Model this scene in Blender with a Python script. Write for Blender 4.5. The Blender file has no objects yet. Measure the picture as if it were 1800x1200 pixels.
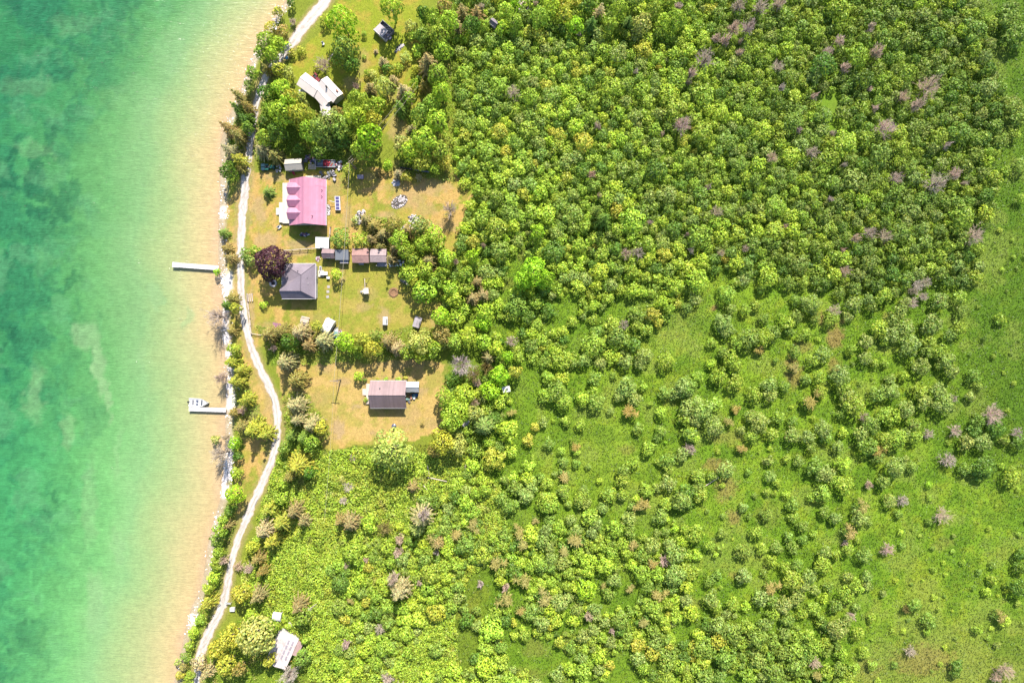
import bpy, math, random
import numpy as np
from mathutils import Vector, Matrix
R = math.radians
random.seed(7)
RNG = np.random.default_rng(11)
SC = bpy.context.scene
COL = SC.collection

# ------------------------------------------------------------ camera, sky, sun, exposure
H = 156.0            # height of the camera over the yards, metres
S = 0.13             # metres on the ground per unit of the survey grid (1800 x 1200)
cam_d = bpy.data.cameras.new('camera'); cam = bpy.data.objects.new('camera', cam_d); COL.objects.link(cam)
cam.location = (0, 0, H); cam.rotation_euler = (0, 0, 0)
cam_d.lens = 24.0; cam_d.sensor_width = 36.0; cam_d.clip_end = 6000
SC.camera = cam
SUN_EL = 47.0
SUN_AZ = 13.0        # degrees east of the picture's up direction
w = bpy.data.worlds.new('World'); SC.world = w; w.use_nodes = True
nt = w.node_tree; bg = nt.nodes['Background']
sky = nt.nodes.new('ShaderNodeTexSky'); sky.sky_type = 'NISHITA'; sky.sun_disc = False
sky.sun_elevation = R(SUN_EL); sky.sun_rotation = R(SUN_AZ)
nt.links.new(sky.outputs[0], bg.inputs[0]); bg.inputs[1].default_value = 0.125
sd = bpy.data.lights.new('sun', 'SUN'); sun = bpy.data.objects.new('sun', sd); COL.objects.link(sun)
sd.energy = 5.0; sd.angle = R(0.5); sd.color = (1.0, 0.94, 0.85)
sv = Vector((math.sin(R(SUN_AZ))*math.cos(R(SUN_EL)), math.cos(R(SUN_AZ))*math.cos(R(SUN_EL)), math.sin(R(SUN_EL))))
sun.rotation_euler = sv.to_track_quat('Z', 'Y').to_euler(); sun.location = (0, 0, 60)
SC.view_settings.view_transform = 'Standard'; SC.view_settings.look = 'None'
SC.view_settings.exposure = 1.66; SC.view_settings.gamma = 1.0
SC.cycles.max_bounces = 5; SC.cycles.transparent_max_bounces = 6

# ------------------------------------------------------------ numbers
GAIN = 4.3
def s2l(c):
    c = np.asarray(c, float)/255.0
    return np.where(c <= 0.04045, c/12.92, ((c+0.055)/1.055)**2.4)
def alb(r, g, b, k=1.0):
    """real base colour of a surface that reads as this sRGB in full sun at this exposure"""
    return np.clip(s2l((r, g, b))/GAIN*k, 0.002, 0.9)
def P(px, py, z=0.0):
    k = S*(H-z)/H
    return ((px-900.0)*k, (600.0-py)*k)
def _hash(ix, iy, seed):
    h = (ix.astype(np.int64)*374761393 + iy.astype(np.int64)*668265263 + seed*1274126177) & 0xffffffff
    h = ((h ^ (h >> 13))*1274126177) & 0xffffffff
    h = h ^ (h >> 16)
    return (h & 0xffff)/65535.0
def vnoise(x, y, sc, seed=0):
    x = np.asarray(x, float)/sc; y = np.asarray(y, float)/sc
    ix = np.floor(x); iy = np.floor(y); fx = x-ix; fy = y-iy
    fx = fx*fx*(3-2*fx); fy = fy*fy*(3-2*fy)
    a = _hash(ix, iy, seed); b = _hash(ix+1, iy, seed); c = _hash(ix, iy+1, seed); d = _hash(ix+1, iy+1, seed)
    return (a*(1-fx)+b*fx)*(1-fy)+(c*(1-fx)+d*fx)*fy
def fbm(x, y, sc, seed=0, octv=4):
    t = 0; a = 0.5; n = 0
    for i in range(octv):
        t = t + a*vnoise(x, y, sc/(2**i), seed+i*17); n += a; a *= 0.55
    return t/n
def sst(a, b, x):
    t = np.clip((x-a)/(b-a), 0, 1); return t*t*(3-2*t)
def inpoly(x, y, poly):
    x = np.asarray(x, float); y = np.asarray(y, float)
    ins = np.zeros(x.shape, bool); n = len(poly)
    for i in range(n):
        x1, y1 = poly[i]; x2, y2 = poly[(i+1) % n]
        if y1 == y2: continue
        c = ((y1 > y) != (y2 > y)) & (x < (x2-x1)*(y-y1)/(y2-y1)+x1)
        ins ^= c
    return ins
SHORE = [(545,-400),(530,-60),(500,0),(478,32),(458,64),(443,98),(430,130),(418,165),(405,195),(393,222),(386,250),(384,300),(385,340),(382,400),
         (382,440),(384,480),(388,520),(388,560),(391,610),(395,650),(396,700),(394,740),(394,790),(390,840),(385,880),(373,915),(363,960),
         (356,1010),(348,1040),(334,1070),(325,1105),(314,1150),(304,1200),(295,1260),(280,1600)]
def shore_x(py):
    return np.interp(py, [p[1] for p in SHORE], [p[0] for p in SHORE])

# ------------------------------------------------------------ materials
MATS = {}
def nodes_of(m):
    m.use_nodes = True; t = m.node_tree; t.nodes.clear()
    out = t.nodes.new('ShaderNodeOutputMaterial'); return t, out
def N(t, kind, **kw):
    n = t.nodes.new(kind)
    for k, v in kw.items(): setattr(n, k, v)
    return n
def plain(name, col, rough=0.7, metal=0.0, var=0.18, scale=3.0, bump=0.0, spec=0.4, stripes=None):
    """painted / weathered surface: base colour broken by two noises, optional ribs or boards along one axis"""
    if name in MATS: return MATS[name]
    m = bpy.data.materials.new(name); t, out = nodes_of(m)
    b = N(t, 'ShaderNodeBsdfPrincipled'); t.links.new(b.outputs[0], out.inputs[0])
    b.inputs['Roughness'].default_value = rough; b.inputs['Metallic'].default_value = metal
    b.inputs['Specular IOR Level'].default_value = spec
    tc = N(t, 'ShaderNodeTexCoord')
    n1 = N(t, 'ShaderNodeTexNoise'); n1.inputs['Scale'].default_value = scale; n1.inputs['Detail'].default_value = 6
    t.links.new(tc.outputs['Object'], n1.inputs['Vector'])
    n2 = N(t, 'ShaderNodeTexNoise'); n2.inputs['Scale'].default_value = 0.45; n2.inputs['Detail'].default_value = 3
    t.links.new(tc.outputs['Object'], n2.inputs['Vector'])
    mx = N(t, 'ShaderNodeMath', operation='ADD'); t.links.new(n1.outputs[0], mx.inputs[0]); t.links.new(n2.outputs[0], mx.inputs[1])
    mr = N(t, 'ShaderNodeMapRange'); t.links.new(mx.outputs[0], mr.inputs[0])
    mr.inputs[1].default_value = 0.65; mr.inputs[2].default_value = 1.35
    mr.inputs[3].default_value = 1-var; mr.inputs[4].default_value = 1+var
    src = mr.outputs[0]
    if stripes:
        ax, per, dark = stripes
        sx = N(t, 'ShaderNodeSeparateXYZ'); t.links.new(tc.outputs['Object'], sx.inputs[0])
        mm = N(t, 'ShaderNodeMath', operation='MULTIPLY'); mm.inputs[1].default_value = 1.0/per; t.links.new(sx.outputs[ax], mm.inputs[0])
        fr = N(t, 'ShaderNodeMath', operation='FRACT'); t.links.new(mm.outputs[0], fr.inputs[0])
        gt = N(t, 'ShaderNodeMath', operation='GREATER_THAN'); gt.inputs[1].default_value = 0.16; t.links.new(fr.outputs[0], gt.inputs[0])
        fl = N(t, 'ShaderNodeMath', operation='FLOOR'); t.links.new(mm.outputs[0], fl.inputs[0])
        wn = N(t, 'ShaderNodeTexWhiteNoise', noise_dimensions='1D'); t.links.new(fl.outputs[0], wn.inputs['W'])
        m2 = N(t, 'ShaderNodeMapRange'); t.links.new(wn.outputs[0], m2.inputs[0]); m2.inputs[3].default_value = 0.86; m2.inputs[4].default_value = 1.1
        m3 = N(t, 'ShaderNodeMapRange'); t.links.new(gt.outputs[0], m3.inputs[0]); m3.inputs[3].default_value = dark; m3.inputs[4].default_value = 1.0
        q = N(t, 'ShaderNodeMath', operation='MULTIPLY'); t.links.new(m2.outputs[0], q.inputs[0]); t.links.new(m3.outputs[0], q.inputs[1])
        q2 = N(t, 'ShaderNodeMath', operation='MULTIPLY'); t.links.new(q.outputs[0], q2.inputs[0]); t.links.new(src, q2.inputs[1]); src = q2.outputs[0]
    vm = N(t, 'ShaderNodeVectorMath', operation='SCALE'); vm.inputs[0].default_value = tuple(col)[:3]
    t.links.new(src, vm.inputs['Scale']); t.links.new(vm.outputs[0], b.inputs['Base Color'])
    if bump:
        bp = N(t, 'ShaderNodeBump'); bp.inputs['Strength'].default_value = bump; bp.inputs['Distance'].default_value = 0.05
        t.links.new(n1.outputs[0], bp.inputs['Height']); t.links.new(bp.outputs[0], b.inputs['Normal'])
    MATS[name] = m; return m
def leaf_mat():
    m = bpy.data.materials.new('foliage'); t, out = nodes_of(m)
    at = N(t, 'ShaderNodeAttribute', attribute_name='leafcol'); oi = N(t, 'ShaderNodeObjectInfo')
    mu = N(t, 'ShaderNodeVectorMath', operation='MULTIPLY'); t.links.new(at.outputs['Color'], mu.inputs[0]); t.links.new(oi.outputs['Color'], mu.inputs[1])
    tc = N(t, 'ShaderNodeNewGeometry'); n1 = N(t, 'ShaderNodeTexNoise'); n1.inputs['Scale'].default_value = 2.6; n1.inputs['Detail'].default_value = 3
    t.links.new(tc.outputs['Position'], n1.inputs['Vector'])
    mr = N(t, 'ShaderNodeMapRange'); t.links.new(n1.outputs[0], mr.inputs[0]); mr.inputs[1].default_value = 0.3; mr.inputs[2].default_value = 0.7
    mr.inputs[3].default_value = 0.78; mr.inputs[4].default_value = 1.22
    sc_ = N(t, 'ShaderNodeVectorMath', operation='SCALE'); t.links.new(mu.outputs[0], sc_.inputs[0]); t.links.new(mr.outputs[0], sc_.inputs['Scale'])
    d = N(t, 'ShaderNodeBsdfDiffuse'); tr = N(t, 'ShaderNodeBsdfTranslucent'); mix = N(t, 'ShaderNodeMixShader'); mix.inputs[0].default_value = 0.38
    t.links.new(sc_.outputs[0], d.inputs[0]); t.links.new(sc_.outputs[0], tr.inputs[0])
    t.links.new(d.outputs[0], mix.inputs[1]); t.links.new(tr.outputs[0], mix.inputs[2])
    gl = N(t, 'ShaderNodeBsdfGlossy'); gl.inputs['Roughness'].default_value = 0.5; gl.inputs[0].default_value = (1, 1, 1, 1)
    m2 = N(t, 'ShaderNodeMixShader'); m2.inputs[0].default_value = 0.012; t.links.new(mix.outputs[0], m2.inputs[1]); t.links.new(gl.outputs[0], m2.inputs[2])
    t.links.new(m2.outputs[0], out.inputs[0]); return m
LEAF = leaf_mat()
def ground_mat(name, attr, rough=0.95, fine=9.0, lo=0.8, hi=1.2, bump=0.4, dist=0.08, coarse=1.6):
    m = bpy.data.materials.new(name); t, out = nodes_of(m)
    at = N(t, 'ShaderNodeAttribute', attribute_name=attr); b = N(t, 'ShaderNodeBsdfPrincipled'); b.inputs['Roughness'].default_value = rough
    b.inputs['Specular IOR Level'].default_value = 0.15
    tc = N(t, 'ShaderNodeNewGeometry')
    n1 = N(t, 'ShaderNodeTexNoise'); n1.inputs['Scale'].default_value = fine; n1.inputs['Detail'].default_value = 5
    n2 = N(t, 'ShaderNodeTexNoise'); n2.inputs['Scale'].default_value = coarse; n2.inputs['Detail'].default_value = 6; n2.inputs['Roughness'].default_value = 0.7
    for n in (n1, n2): t.links.new(tc.outputs['Position'], n.inputs['Vector'])
    ad = N(t, 'ShaderNodeMath', operation='ADD'); t.links.new(n1.outputs[0], ad.inputs[0]); t.links.new(n2.outputs[0], ad.inputs[1])
    mr = N(t, 'ShaderNodeMapRange'); t.links.new(ad.outputs[0], mr.inputs[0]); mr.inputs[1].default_value = 0.7; mr.inputs[2].default_value = 1.3
    mr.inputs[3].default_value = lo; mr.inputs[4].default_value = hi
    sc_ = N(t, 'ShaderNodeVectorMath', operation='SCALE'); t.links.new(at.outputs['Color'], sc_.inputs[0]); t.links.new(mr.outputs[0], sc_.inputs['Scale'])
    t.links.new(sc_.outputs[0], b.inputs['Base Color'])
    bp = N(t, 'ShaderNodeBump'); bp.inputs['Strength'].default_value = bump; bp.inputs['Distance'].default_value = dist
    t.links.new(ad.outputs[0], bp.inputs['Height']); t.links.new(bp.outputs[0], b.inputs['Normal']); t.links.new(b.outputs[0], out.inputs[0])
    return m
def water_mat():
    m = bpy.data.materials.new('lake_water'); t, out = nodes_of(m)
    at = N(t, 'ShaderNodeAttribute', attribute_name='gcol'); b = N(t, 'ShaderNodeBsdfPrincipled'); b.inputs['Roughness'].default_value = 0.12
    b.inputs['IOR'].default_value = 1.33
    tc = N(t, 'ShaderNodeNewGeometry')
    n2 = N(t, 'ShaderNodeTexNoise'); n2.inputs['Scale'].default_value = 0.9; n2.inputs['Detail'].default_value = 8; n2.inputs['Roughness'].default_value = 0.85
    t.links.new(tc.outputs['Position'], n2.inputs['Vector'])
    mr = N(t, 'ShaderNodeMapRange'); t.links.new(n2.outputs[0], mr.inputs[0]); mr.inputs[1].default_value = 0.3; mr.inputs[2].default_value = 0.7
    mr.inputs[3].default_value = 0.8; mr.inputs[4].default_value = 1.2
    sc_ = N(t, 'ShaderNodeVectorMath', operation='SCALE'); t.links.new(at.outputs['Color'], sc_.inputs[0]); t.links.new(mr.outputs[0], sc_.inputs['Scale'])
    t.links.new(sc_.outputs[0], b.inputs['Base Color'])
    mp = N(t, 'ShaderNodeMapping'); mp.inputs['Rotation'].default_value = (0, 0, R(-12)); mp.inputs['Scale'].default_value = (0.45, 2.0, 1)
    t.links.new(tc.outputs['Position'], mp.inputs['Vector'])
    n1 = N(t, 'ShaderNodeTexNoise'); n1.inputs['Scale'].default_value = 1.1; n1.inputs['Detail'].default_value = 5; n1.inputs['Roughness'].default_value = 0.65; n1.inputs['Distortion'].default_value = 0.6
    t.links.new(mp.outputs[0], n1.inputs['Vector'])
    bp = N(t, 'ShaderNodeBump'); bp.inputs['Strength'].default_value = 0.7; bp.inputs['Distance'].default_value = 0.2
    t.links.new(n1.outputs[0], bp.inputs['Height']); t.links.new(bp.outputs[0], b.inputs['Normal']); t.links.new(b.outputs[0], out.inputs[0])
    return m

# ------------------------------------------------------------ mesh helpers
def np_mesh(name, verts, quads, cols=None, attr='leafcol', mat=None, smooth=False):
    me = bpy.data.meshes.new(name)
    nv, nq = len(verts), len(quads); k = quads.shape[1]
    me.vertices.add(nv); me.vertices.foreach_set('co', np.ascontiguousarray(verts, np.float32).ravel())
    me.loops.add(nq*k); me.loops.foreach_set('vertex_index', np.ascontiguousarray(quads, np.int32).ravel())
    me.polygons.add(nq); me.polygons.foreach_set('loop_start', np.arange(0, nq*k, k, dtype=np.int32))
    if smooth: me.polygons.foreach_set('use_smooth', np.ones(nq, bool))
    me.update(calc_edges=True)
    if cols is not None:
        a = me.color_attributes.new(attr, 'FLOAT_COLOR', 'POINT')
        c4 = np.ones((nv, 4), np.float32); c4[:, :3] = cols; a.data.foreach_set('color', c4.ravel())
    if mat: me.materials.append(mat)
    return me
class MB:
    def __init__(s): s.v = []; s.f = []
    def add(s, vs, fs):
        o = len(s.v); s.v += [tuple(p) for p in vs]; s.f += [tuple(o+i for i in f) for f in fs]; return s
    def box(s, c, d, rz=0.0, tilt=None):
        x, y, z = d[0]/2, d[1]/2, d[2]/2; vs = []
        m = Matrix.Rotation(rz, 3, 'Z')
        if tilt: m = m @ Matrix.Rotation(tilt[1], 3, tilt[0])
        for sx, sy, sz in ((-1,-1,-1),(1,-1,-1),(1,1,-1),(-1,1,-1),(-1,-1,1),(1,-1,1),(1,1,1),(-1,1,1)):
            p = m @ Vector((sx*x, sy*y, sz*z)); vs.append((p.x+c[0], p.y+c[1], p.z+c[2]))
        return s.add(vs, [(0,3,2,1),(4,5,6,7),(0,1,5,4),(1,2,6,5),(2,3,7,6),(3,0,4,7)])
    def tube(s, p0, p1, r0, r1=None, n=8, cap=True):
        r1 = r0 if r1 is None else r1; p0 = Vector(p0); p1 = Vector(p1); d = (p1-p0)
        if d.length < 1e-6: return s
        q = d.to_track_quat('Z', 'Y'); vs = []
        for p, r in ((p0, r0), (p1, r1)):
            for i in range(n):
                a = 2*math.pi*i/n; vs.append(p + q @ Vector((r*math.cos(a), r*math.sin(a), 0)))
        fs = [(i, (i+1) % n, n+(i+1) % n, n+i) for i in range(n)]
        if cap: fs += [tuple(range(n-1, -1, -1)), tuple(range(n, 2*n))]
        return s.add(vs, fs)
    def prism(s, poly, z0, z1):
        n = len(poly); vs = [(x, y, z0) for x, y in poly]+[(x, y, z1) for x, y in poly]
        return s.add(vs, [tuple(range(n-1, -1, -1)), tuple(range(n, 2*n))]+[(i, (i+1) % n, n+(i+1) % n, n+i) for i in range(n)])
    def slab(s, pts, th):
        """a sheet given by its upper corners, th thick"""
        n = len(pts); vs = [tuple(p) for p in pts]+[(p[0], p[1], p[2]-th) for p in pts]
        return s.add(vs, [tuple(range(n)), tuple(range(2*n-1, n-1, -1))]+[(i, n+i, n+(i+1) % n, (i+1) % n) for i in range(n)])
    def lathe(s, prof, c=(0,0,0), n=14, sx=1, sy=1):
        k = len(prof); vs = []
        for r, z in prof:
            for i in range(n):
                a = 2*math.pi*i/n; vs.append((c[0]+sx*r*math.cos(a), c[1]+sy*r*math.sin(a), c[2]+z))
        fs = [(j*n+i, j*n+(i+1) % n, (j+1)*n+(i+1) % n, (j+1)*n+i) for j in range(k-1) for i in range(n)]
        fs += [tuple(range(n-1, -1, -1)), tuple(range((k-1)*n, k*n))]
        return s.add(vs, fs)
    def rock(s, c, r, sq=0.6, seed=0):
        rr = random.Random(seed); vs = []; n = 7
        for j, (zz, q) in enumerate(((-0.3, .8), (0.25, 1.0), (0.75, .62))):
            for i in range(n):
                a = 2*math.pi*(i+.3*j)/n; k = r*q*rr.uniform(.75, 1.2); vs.append((c[0]+k*math.cos(a), c[1]+k*math.sin(a), c[2]+zz*r*sq*rr.uniform(.8, 1.2)))
        vs.append((c[0], c[1], c[2]+r*sq))
        fs = [(j*n+i, j*n+(i+1) % n, (j+1)*n+(i+1) % n, (j+1)*n+i) for j in range(2) for i in range(n)]+[(2*n+i, 2*n+(i+1) % n, 3*n) for i in range(n)]
        return s.add(vs, fs)
    def mesh(s, name, mat):
        me = bpy.data.meshes.new(name); me.from_pydata(s.v, [], s.f); me.materials.append(mat); me.update(); return me
    def build(s, name, mat, parent=None, label=None, smooth=False):
        me = s.mesh(name, mat); o = bpy.data.objects.new(name, me); COL.objects.link(o)
        if parent: o.parent = parent
        if label: o['label'] = label
        if smooth: me.polygons.foreach_set('use_smooth', [True]*len(me.polygons))
        return o
def tag(o, label, cat, group=None):
    o['label'] = label; o['category'] = cat
    if group: o['group'] = group
    return o
def thing(name, label, cat, px, py, rz=0.0, z=0.0, group=None, h=0.0):
    """an Empty at the thing's base; (px, py) is its place on the survey grid, h the height at which it was read there"""
    o = bpy.data.objects.new(name, None); COL.objects.link(o); x, y = P(px, py, h); o.location = (x, y, z); o.rotation_euler = (0, 0, R(rz))
    o.empty_display_size = 0.5
    return tag(o, label, cat, group)
def structure(o): o['kind'] = 'structure'; return o

# ------------------------------------------------------------ the setting: one ground sheet
ROAD = [(590,-30,20),(575,0,20),(545,32,20),(520,68,18),(500,92,15),(478,118,13),(462,145,13),(450,182,13),(442,235,12),(438,268,13),(433,300,15),(429,345,16),
        (425,395,15),(422,445,14),(423,500,14),(428,550,14),(436,595,14),(452,638,14),(472,676,15),(486,710,14),(489,745,13),(485,785,13),(476,815,14),
        (460,852,15),(441,893,14),(426,928,13),(412,965,12),(404,1000,12),(399,1035,15),(388,1075,16),(369,1108,17),(353,1142,17),(346,1180,15),(343,1230,14)]
def seg_dist(x, y, line):
    d = np.full(np.shape(x), 1e9)
    for a, b in zip(line[:-1], line[1:]):
        ax, ay, bx, by = a[0], a[1], b[0], b[1]; vx, vy = bx-ax, by-ay
        t = np.clip(((x-ax)*vx+(y-ay)*vy)/(vx*vx+vy*vy), 0, 1)
        d = np.minimum(d, np.hypot(x-ax-t*vx, y-ay-t*vy))
    return d
LAWNS = [[(500,160),(520,95),(560,60),(590,10),(600,0),(740,0),(730,60),(800,150),(800,320),(640,200),(600,170),(520,140)],
         [(820,0),(900,0),(890,25),(850,25)],
         [(437,300),(560,300),(640,290),(700,300),(830,310),(830,350),(800,440),(780,480),(775,545),(800,560),(790,600),(450,610),(437,520)],
         [(490,640),(560,610),(790,640),(790,700),(770,760),(700,780),(575,790),(500,720)],
         [(395,320),(424,310),(418,500),(440,600),(480,700),(480,770),(440,800),(400,720),(400,560),(392,450)],
         [(420,790),(482,780),(455,850),(430,900),(400,930),(410,860)],
         [(610,170),(700,190),(640,290),(600,280)]]
THICKET = [(478,835),(500,790),(575,788),(700,790),(830,800),(880,850),(900,960),(830,1010),(800,1085),(815,1230),(545,1230),(540,1130),(470,1085),(430,1060),(425,1000),(450,930)]
BARE = [(595,752,14,22,.9),(626,717,10,6,.8),(652,761,9,5,.7),(600,668,16,8,.6),(465,1010,8,8,.3),(450,740,14,30,.8),(470,700,10,40,.5),(735,690,20,14,.75),
        (720,350,40,22,.6),(760,330,40,14,.6),(680,380,20,10,.6),(780,400,30,16,.5),(455,370,16,30,.7),(470,420,26,16,.75),(510,445,40,8,.8),(530,430,30,10,.7),
        (600,470,8,40,.5),(675,558,12,22,.7),(650,310,20,8,.5),(470,575,22,14,.5),(540,560,16,10,.3),(443,540,6,46,.7),(700,640,60,10,.5),(720,730,30,30,.45),
        (700,295,14,16,.4),(700,225,20,40,.55),(690,165,12,20,.4),(640,110,16,30,.4),(620,145,20,14,.5),(750,370,30,14,.5),(700,330,60,8,.4),(560,560,16,10,.3),
        (640,540,24,8,.5),(692,514,12,12,.5),(645,515,20,18,.35),(765,560,16,16,.4),(480,310,30,8,.6),(590,330,14,26,.5),(610,380,10,30,.6),(570,640,16,20,.5),(760,745,24,12,.5),
        (560,700,24,20,.3),(640,690,6,30,.5),(700,665,50,5,.6),(1260,820,30,12,.6),(1275,860,26,24,.55),(1290,910,16,14,.6),(1290,1010,14,8,.4),(1390,650,16,30,.7),
        (1410,610,22,12,.5),(1470,590,16,26,.8),(1440,560,10,14,.7),(1480,560,8,10,.6),(1465,640,12,16,.6),(1255,543,8,6,.9),(1400,665,14,20,.6),(1280,770,40,14,.35),
        (1350,905,30,26,.2),(1560,555,8,8,.4),(1620,1160,60,30,.45),(1660,955,18,18,.25),(1300,1120,22,30,.5),(1215,1060,20,10,.3),(1520,1180,30,30,.3),(930,540,14,14,.4),
        (990,500,16,24,.3),(920,450,14,14,.6),(890,500,20,14,.5),(1000,1130,16,26,.6),(940,1140,26,20,.55),(920,1190,40,18,.6),(1060,1140,12,20,.4),(480,935,6,6,.1),
        (1180,700,20,20,.2),(600,850,8,10,.4),(1100,790,16,10,.3)]
def warp(px, py):
    return px+(fbm(px, py, 26, 91, 3)-.5)*14+(vnoise(px, py, 4, 5)-.5)*4, py+(fbm(px, py, 26, 92, 3)-.5)*14+(vnoise(px, py, 4, 6)-.5)*4
def mixc(a, b, t): return a*(1-t[..., None])+np.asarray(b)*t[..., None]
def stony(py): return np.clip(.16+.8*sst(290, 330, py)*(1-sst(860, 900, py))+sst(1035, 1050, py)*(1-sst(1110, 1125, py)), 0, 1)*(.12+.88*sst(.42, .6, fbm(py*0, py, 34, 66, 3)))
def ground_colour(px, py):
    wx, wy = warp(px, py); g1 = fbm(px, py, 38, 77, 4)
    f1 = fbm(px, py, 60, 1); f2 = fbm(px, py, 14, 2); f3 = fbm(px, py, 5, 3, 3); f4 = fbm(px, py, 110, 8, 3)
    c = np.zeros(px.shape+(3,))+alb(164, 204, 50)
    c = mixc(c, alb(144, 190, 42), sst(.42, .62, f1))
    c = mixc(c, alb(186, 206, 56), sst(.5, .72, f2)*.6)
    c = mixc(c, alb(100, 144, 30), sst(1560, 1760, wx)*(1-sst(760, 900, wy))*.7)
    c = mixc(c, alb(180, 180, 84), sst(1480, 1620, wx)*sst(1040, 1160, wy)*.5)
    c = mixc(c, alb(188, 205, 60), np.exp(-(((wx-1620)/26)**2+((wy-1030)/40)**2))*.8)
    c = mixc(c, alb(176, 204, 64), np.exp(-(((wx-1060)/110)**2+((wy-800)/70)**2))*.6)
    c = mixc(c, alb(190, 195, 95), np.exp(-(((wx-1180)/60)**2+((wy-560)/60)**2))*.5)
    c = mixc(c, alb(112, 156, 34), sst(.5, .66, g1)*.5); c = mixc(c, alb(176, 196, 84), sst(.52, .7, 1-g1)*.5)
    c = mixc(c, alb(176, 184, 66), (1-sst(820, 880, wx))*.75)
    # lawns
    lawn = np.zeros(px.shape, bool)
    for L in LAWNS: lawn |= inpoly(wx, wy, L)
    lw = lawn.astype(float)
    lc = np.zeros(px.shape+(3,))+alb(196, 188, 80)
    lc = mixc(lc, alb(166, 176, 64), sst(.46, .6, f1))
    lc = mixc(lc, alb(228, 194, 112), sst(.47, .62, f2+.25*(f4-.5)))
    lc = mixc(lc, alb(216, 176, 100), sst(.52, .7, f3)*.5)
    upper = (1-sst(170, 300, wy))
    lc = mixc(lc, alb(166, 184, 46), upper*.85)
    lc = mixc(lc, alb(206, 180, 76), upper*sst(.55, .68, f2)*.6)
    south = sst(420, 480, wy)*(1-sst(560, 640, wy))*sst(480, 560, wx)
    lc = mixc(lc, alb(172, 180, 66), south*.55)
    yard = sst(610, 660, wy)*(1-sst(760, 800, wy))
    lc = mixc(lc, alb(228, 198, 118), yard*(.4+.45*sst(.4, .6, f2)))
    c = mixc(c, lc*np.array([1.27, 1.22, 1.25]), lw)
    # worn and bare places
    b = np.zeros(px.shape)
    for x, y, rx, ry, k in BARE:
        d = np.sqrt(((wx-x)/rx)**2+((wy-y)/ry)**2)+(f3-.5)*.9
        b = np.maximum(b, k*(1-sst(.5, 1.15, d)))
    bc = np.where((px > 850)[..., None], alb(188, 160, 92), alb(238, 204, 150))
    c = mixc(c, alb(214, 184, 110), b*.6); c = c*(1-(b**1.5)[..., None])+bc*(b**1.5)[..., None]
    th = inpoly(wx, wy, THICKET).astype(float); c = mixc(c, alb(96, 124, 44), th*.8)
    # wood floor
    for W in WOODS: 
        k = inpoly(wx, wy, W).astype(float); c = mixc(c, alb(134, 176, 42), k*.55)
    # road verge and beach
    d = seg_dist(wx, wy, ROAD); v = 1-sst(8, 17, d); c = mixc(c, alb(226, 196, 140), v*.55)
    sx = px-shore_x(py)+(f2-.5)*6
    on = 1-sst(9, 20, sx); c = mixc(c, alb(236, 212, 176), on*.9)
    c = mixc(c, alb(250, 240, 236)*2.0, (1-sst(3.5, 9, np.abs(sx-9)))*sst(.42, .55, f3+.35*(f2-.5))*.9*stony(py))
    c = mixc(c, alb(244, 206, 164), 1-sst(-1, 4, sx))
    pale = np.exp(-(((wx-402)/9)**2+((wy-493)/17)**2)**2)+np.exp(-(((wx-408)/9)**2+((wy-708)/14)**2)**2)
    c = mixc(c, alb(252, 244, 238)*1.6, np.clip(pale, 0, 1))
    return c
WOODS = [[(800,0),(1722,0),(1742,60),(1745,112),(1770,150),(1765,200),(1738,260),(1755,330),(1735,400),(1722,450),(1725,490),(1650,500),(1560,512),(1480,520),(1400,500),
          (1330,490),(1270,470),(1215,500),(1180,560),(1120,600),(1105,640),(1040,640),(1000,650),(950,640),(900,600),(930,560),(860,560),(800,590),(770,560),(790,500),(800,440),(830,345),(800,300),(800,60)],
         [(780,650),(800,610),(870,590),(960,640),(945,720),(925,780),(960,850),(900,880),(870,920),(880,960),(865,1010),(820,1060),(790,1090),(600,1110),(580,1000),(640,960),(700,945),(705,880),(790,870),(840,800),(780,740)],
         [(860,900),(960,870),(1000,930),(1080,920),(1180,900),(1225,1000),(1185,1075),(1290,1060),(1400,1045),(1470,1100),(1500,1230),(560,1230),(600,1110),(800,1090),(865,1090),(870,1010)],
         [(440,180),(520,160),(560,190),(650,170),(660,260),(600,290),(520,270),(450,280)],
         [(740,20),(800,0),(800,320),(700,310),(720,200),(770,150),(740,100)],
         [(650,380),(740,390),(780,430),(800,470),(780,530),(740,530),(700,470),(680,440),(640,430)],
         [(450,570),(600,590),(780,570),(780,630),(560,640),(480,640)],
         [(405,180),(440,170),(430,320),(395,320)],[(400,600),(425,610),(440,690),(480,760),(420,770),(400,690)],
         [(500,690),(540,690),(580,760),(540,830),(490,880),(480,820),(500,760)],[(380,900),(420,880),(400,1000),(340,1170),(330,1100),(365,1000)],
         [(378,1120),(420,1090),(470,1085),(545,1130),(560,1230),(345,1230)]]
def tensor_axis(lo, hi, step, far):
    inner = np.arange(lo, hi+1e-6, step); out = []; s = step; v = hi
    while v < far: s *= 1.35; v += s; out.append(v)
    o = np.array(out)
    return np.concatenate([(lo-(o-hi))[::-1], inner, o])
def sheet(name, xs, ys, colour, zf, mat):
    X, Y = np.meshgrid(xs, ys); px = X/S+900; py = 600-Y/S
    Z = zf(px, py); c = colour(px, py)
    nx, ny = len(xs), len(ys); i = np.arange(nx*ny).reshape(ny, nx)
    q = np.stack([i[:-1, :-1], i[:-1, 1:], i[1:, 1:], i[1:, :-1]], -1).reshape(-1, 4)
    v = np.stack([X, Y, Z], -1).reshape(-1, 3)
    me = np_mesh(name, v, q, c.reshape(-1, 3), 'gcol', mat, smooth=True)
    o = bpy.data.objects.new(name, me); COL.objects.link(o); return structure(o)
def ground_z(px, py):
    d = (px-shore_x(py))*S
    return np.where(d > 0, np.minimum(0.0, -0.28+d*0.13), np.maximum(-3.0, -0.28+d*0.10))
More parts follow.
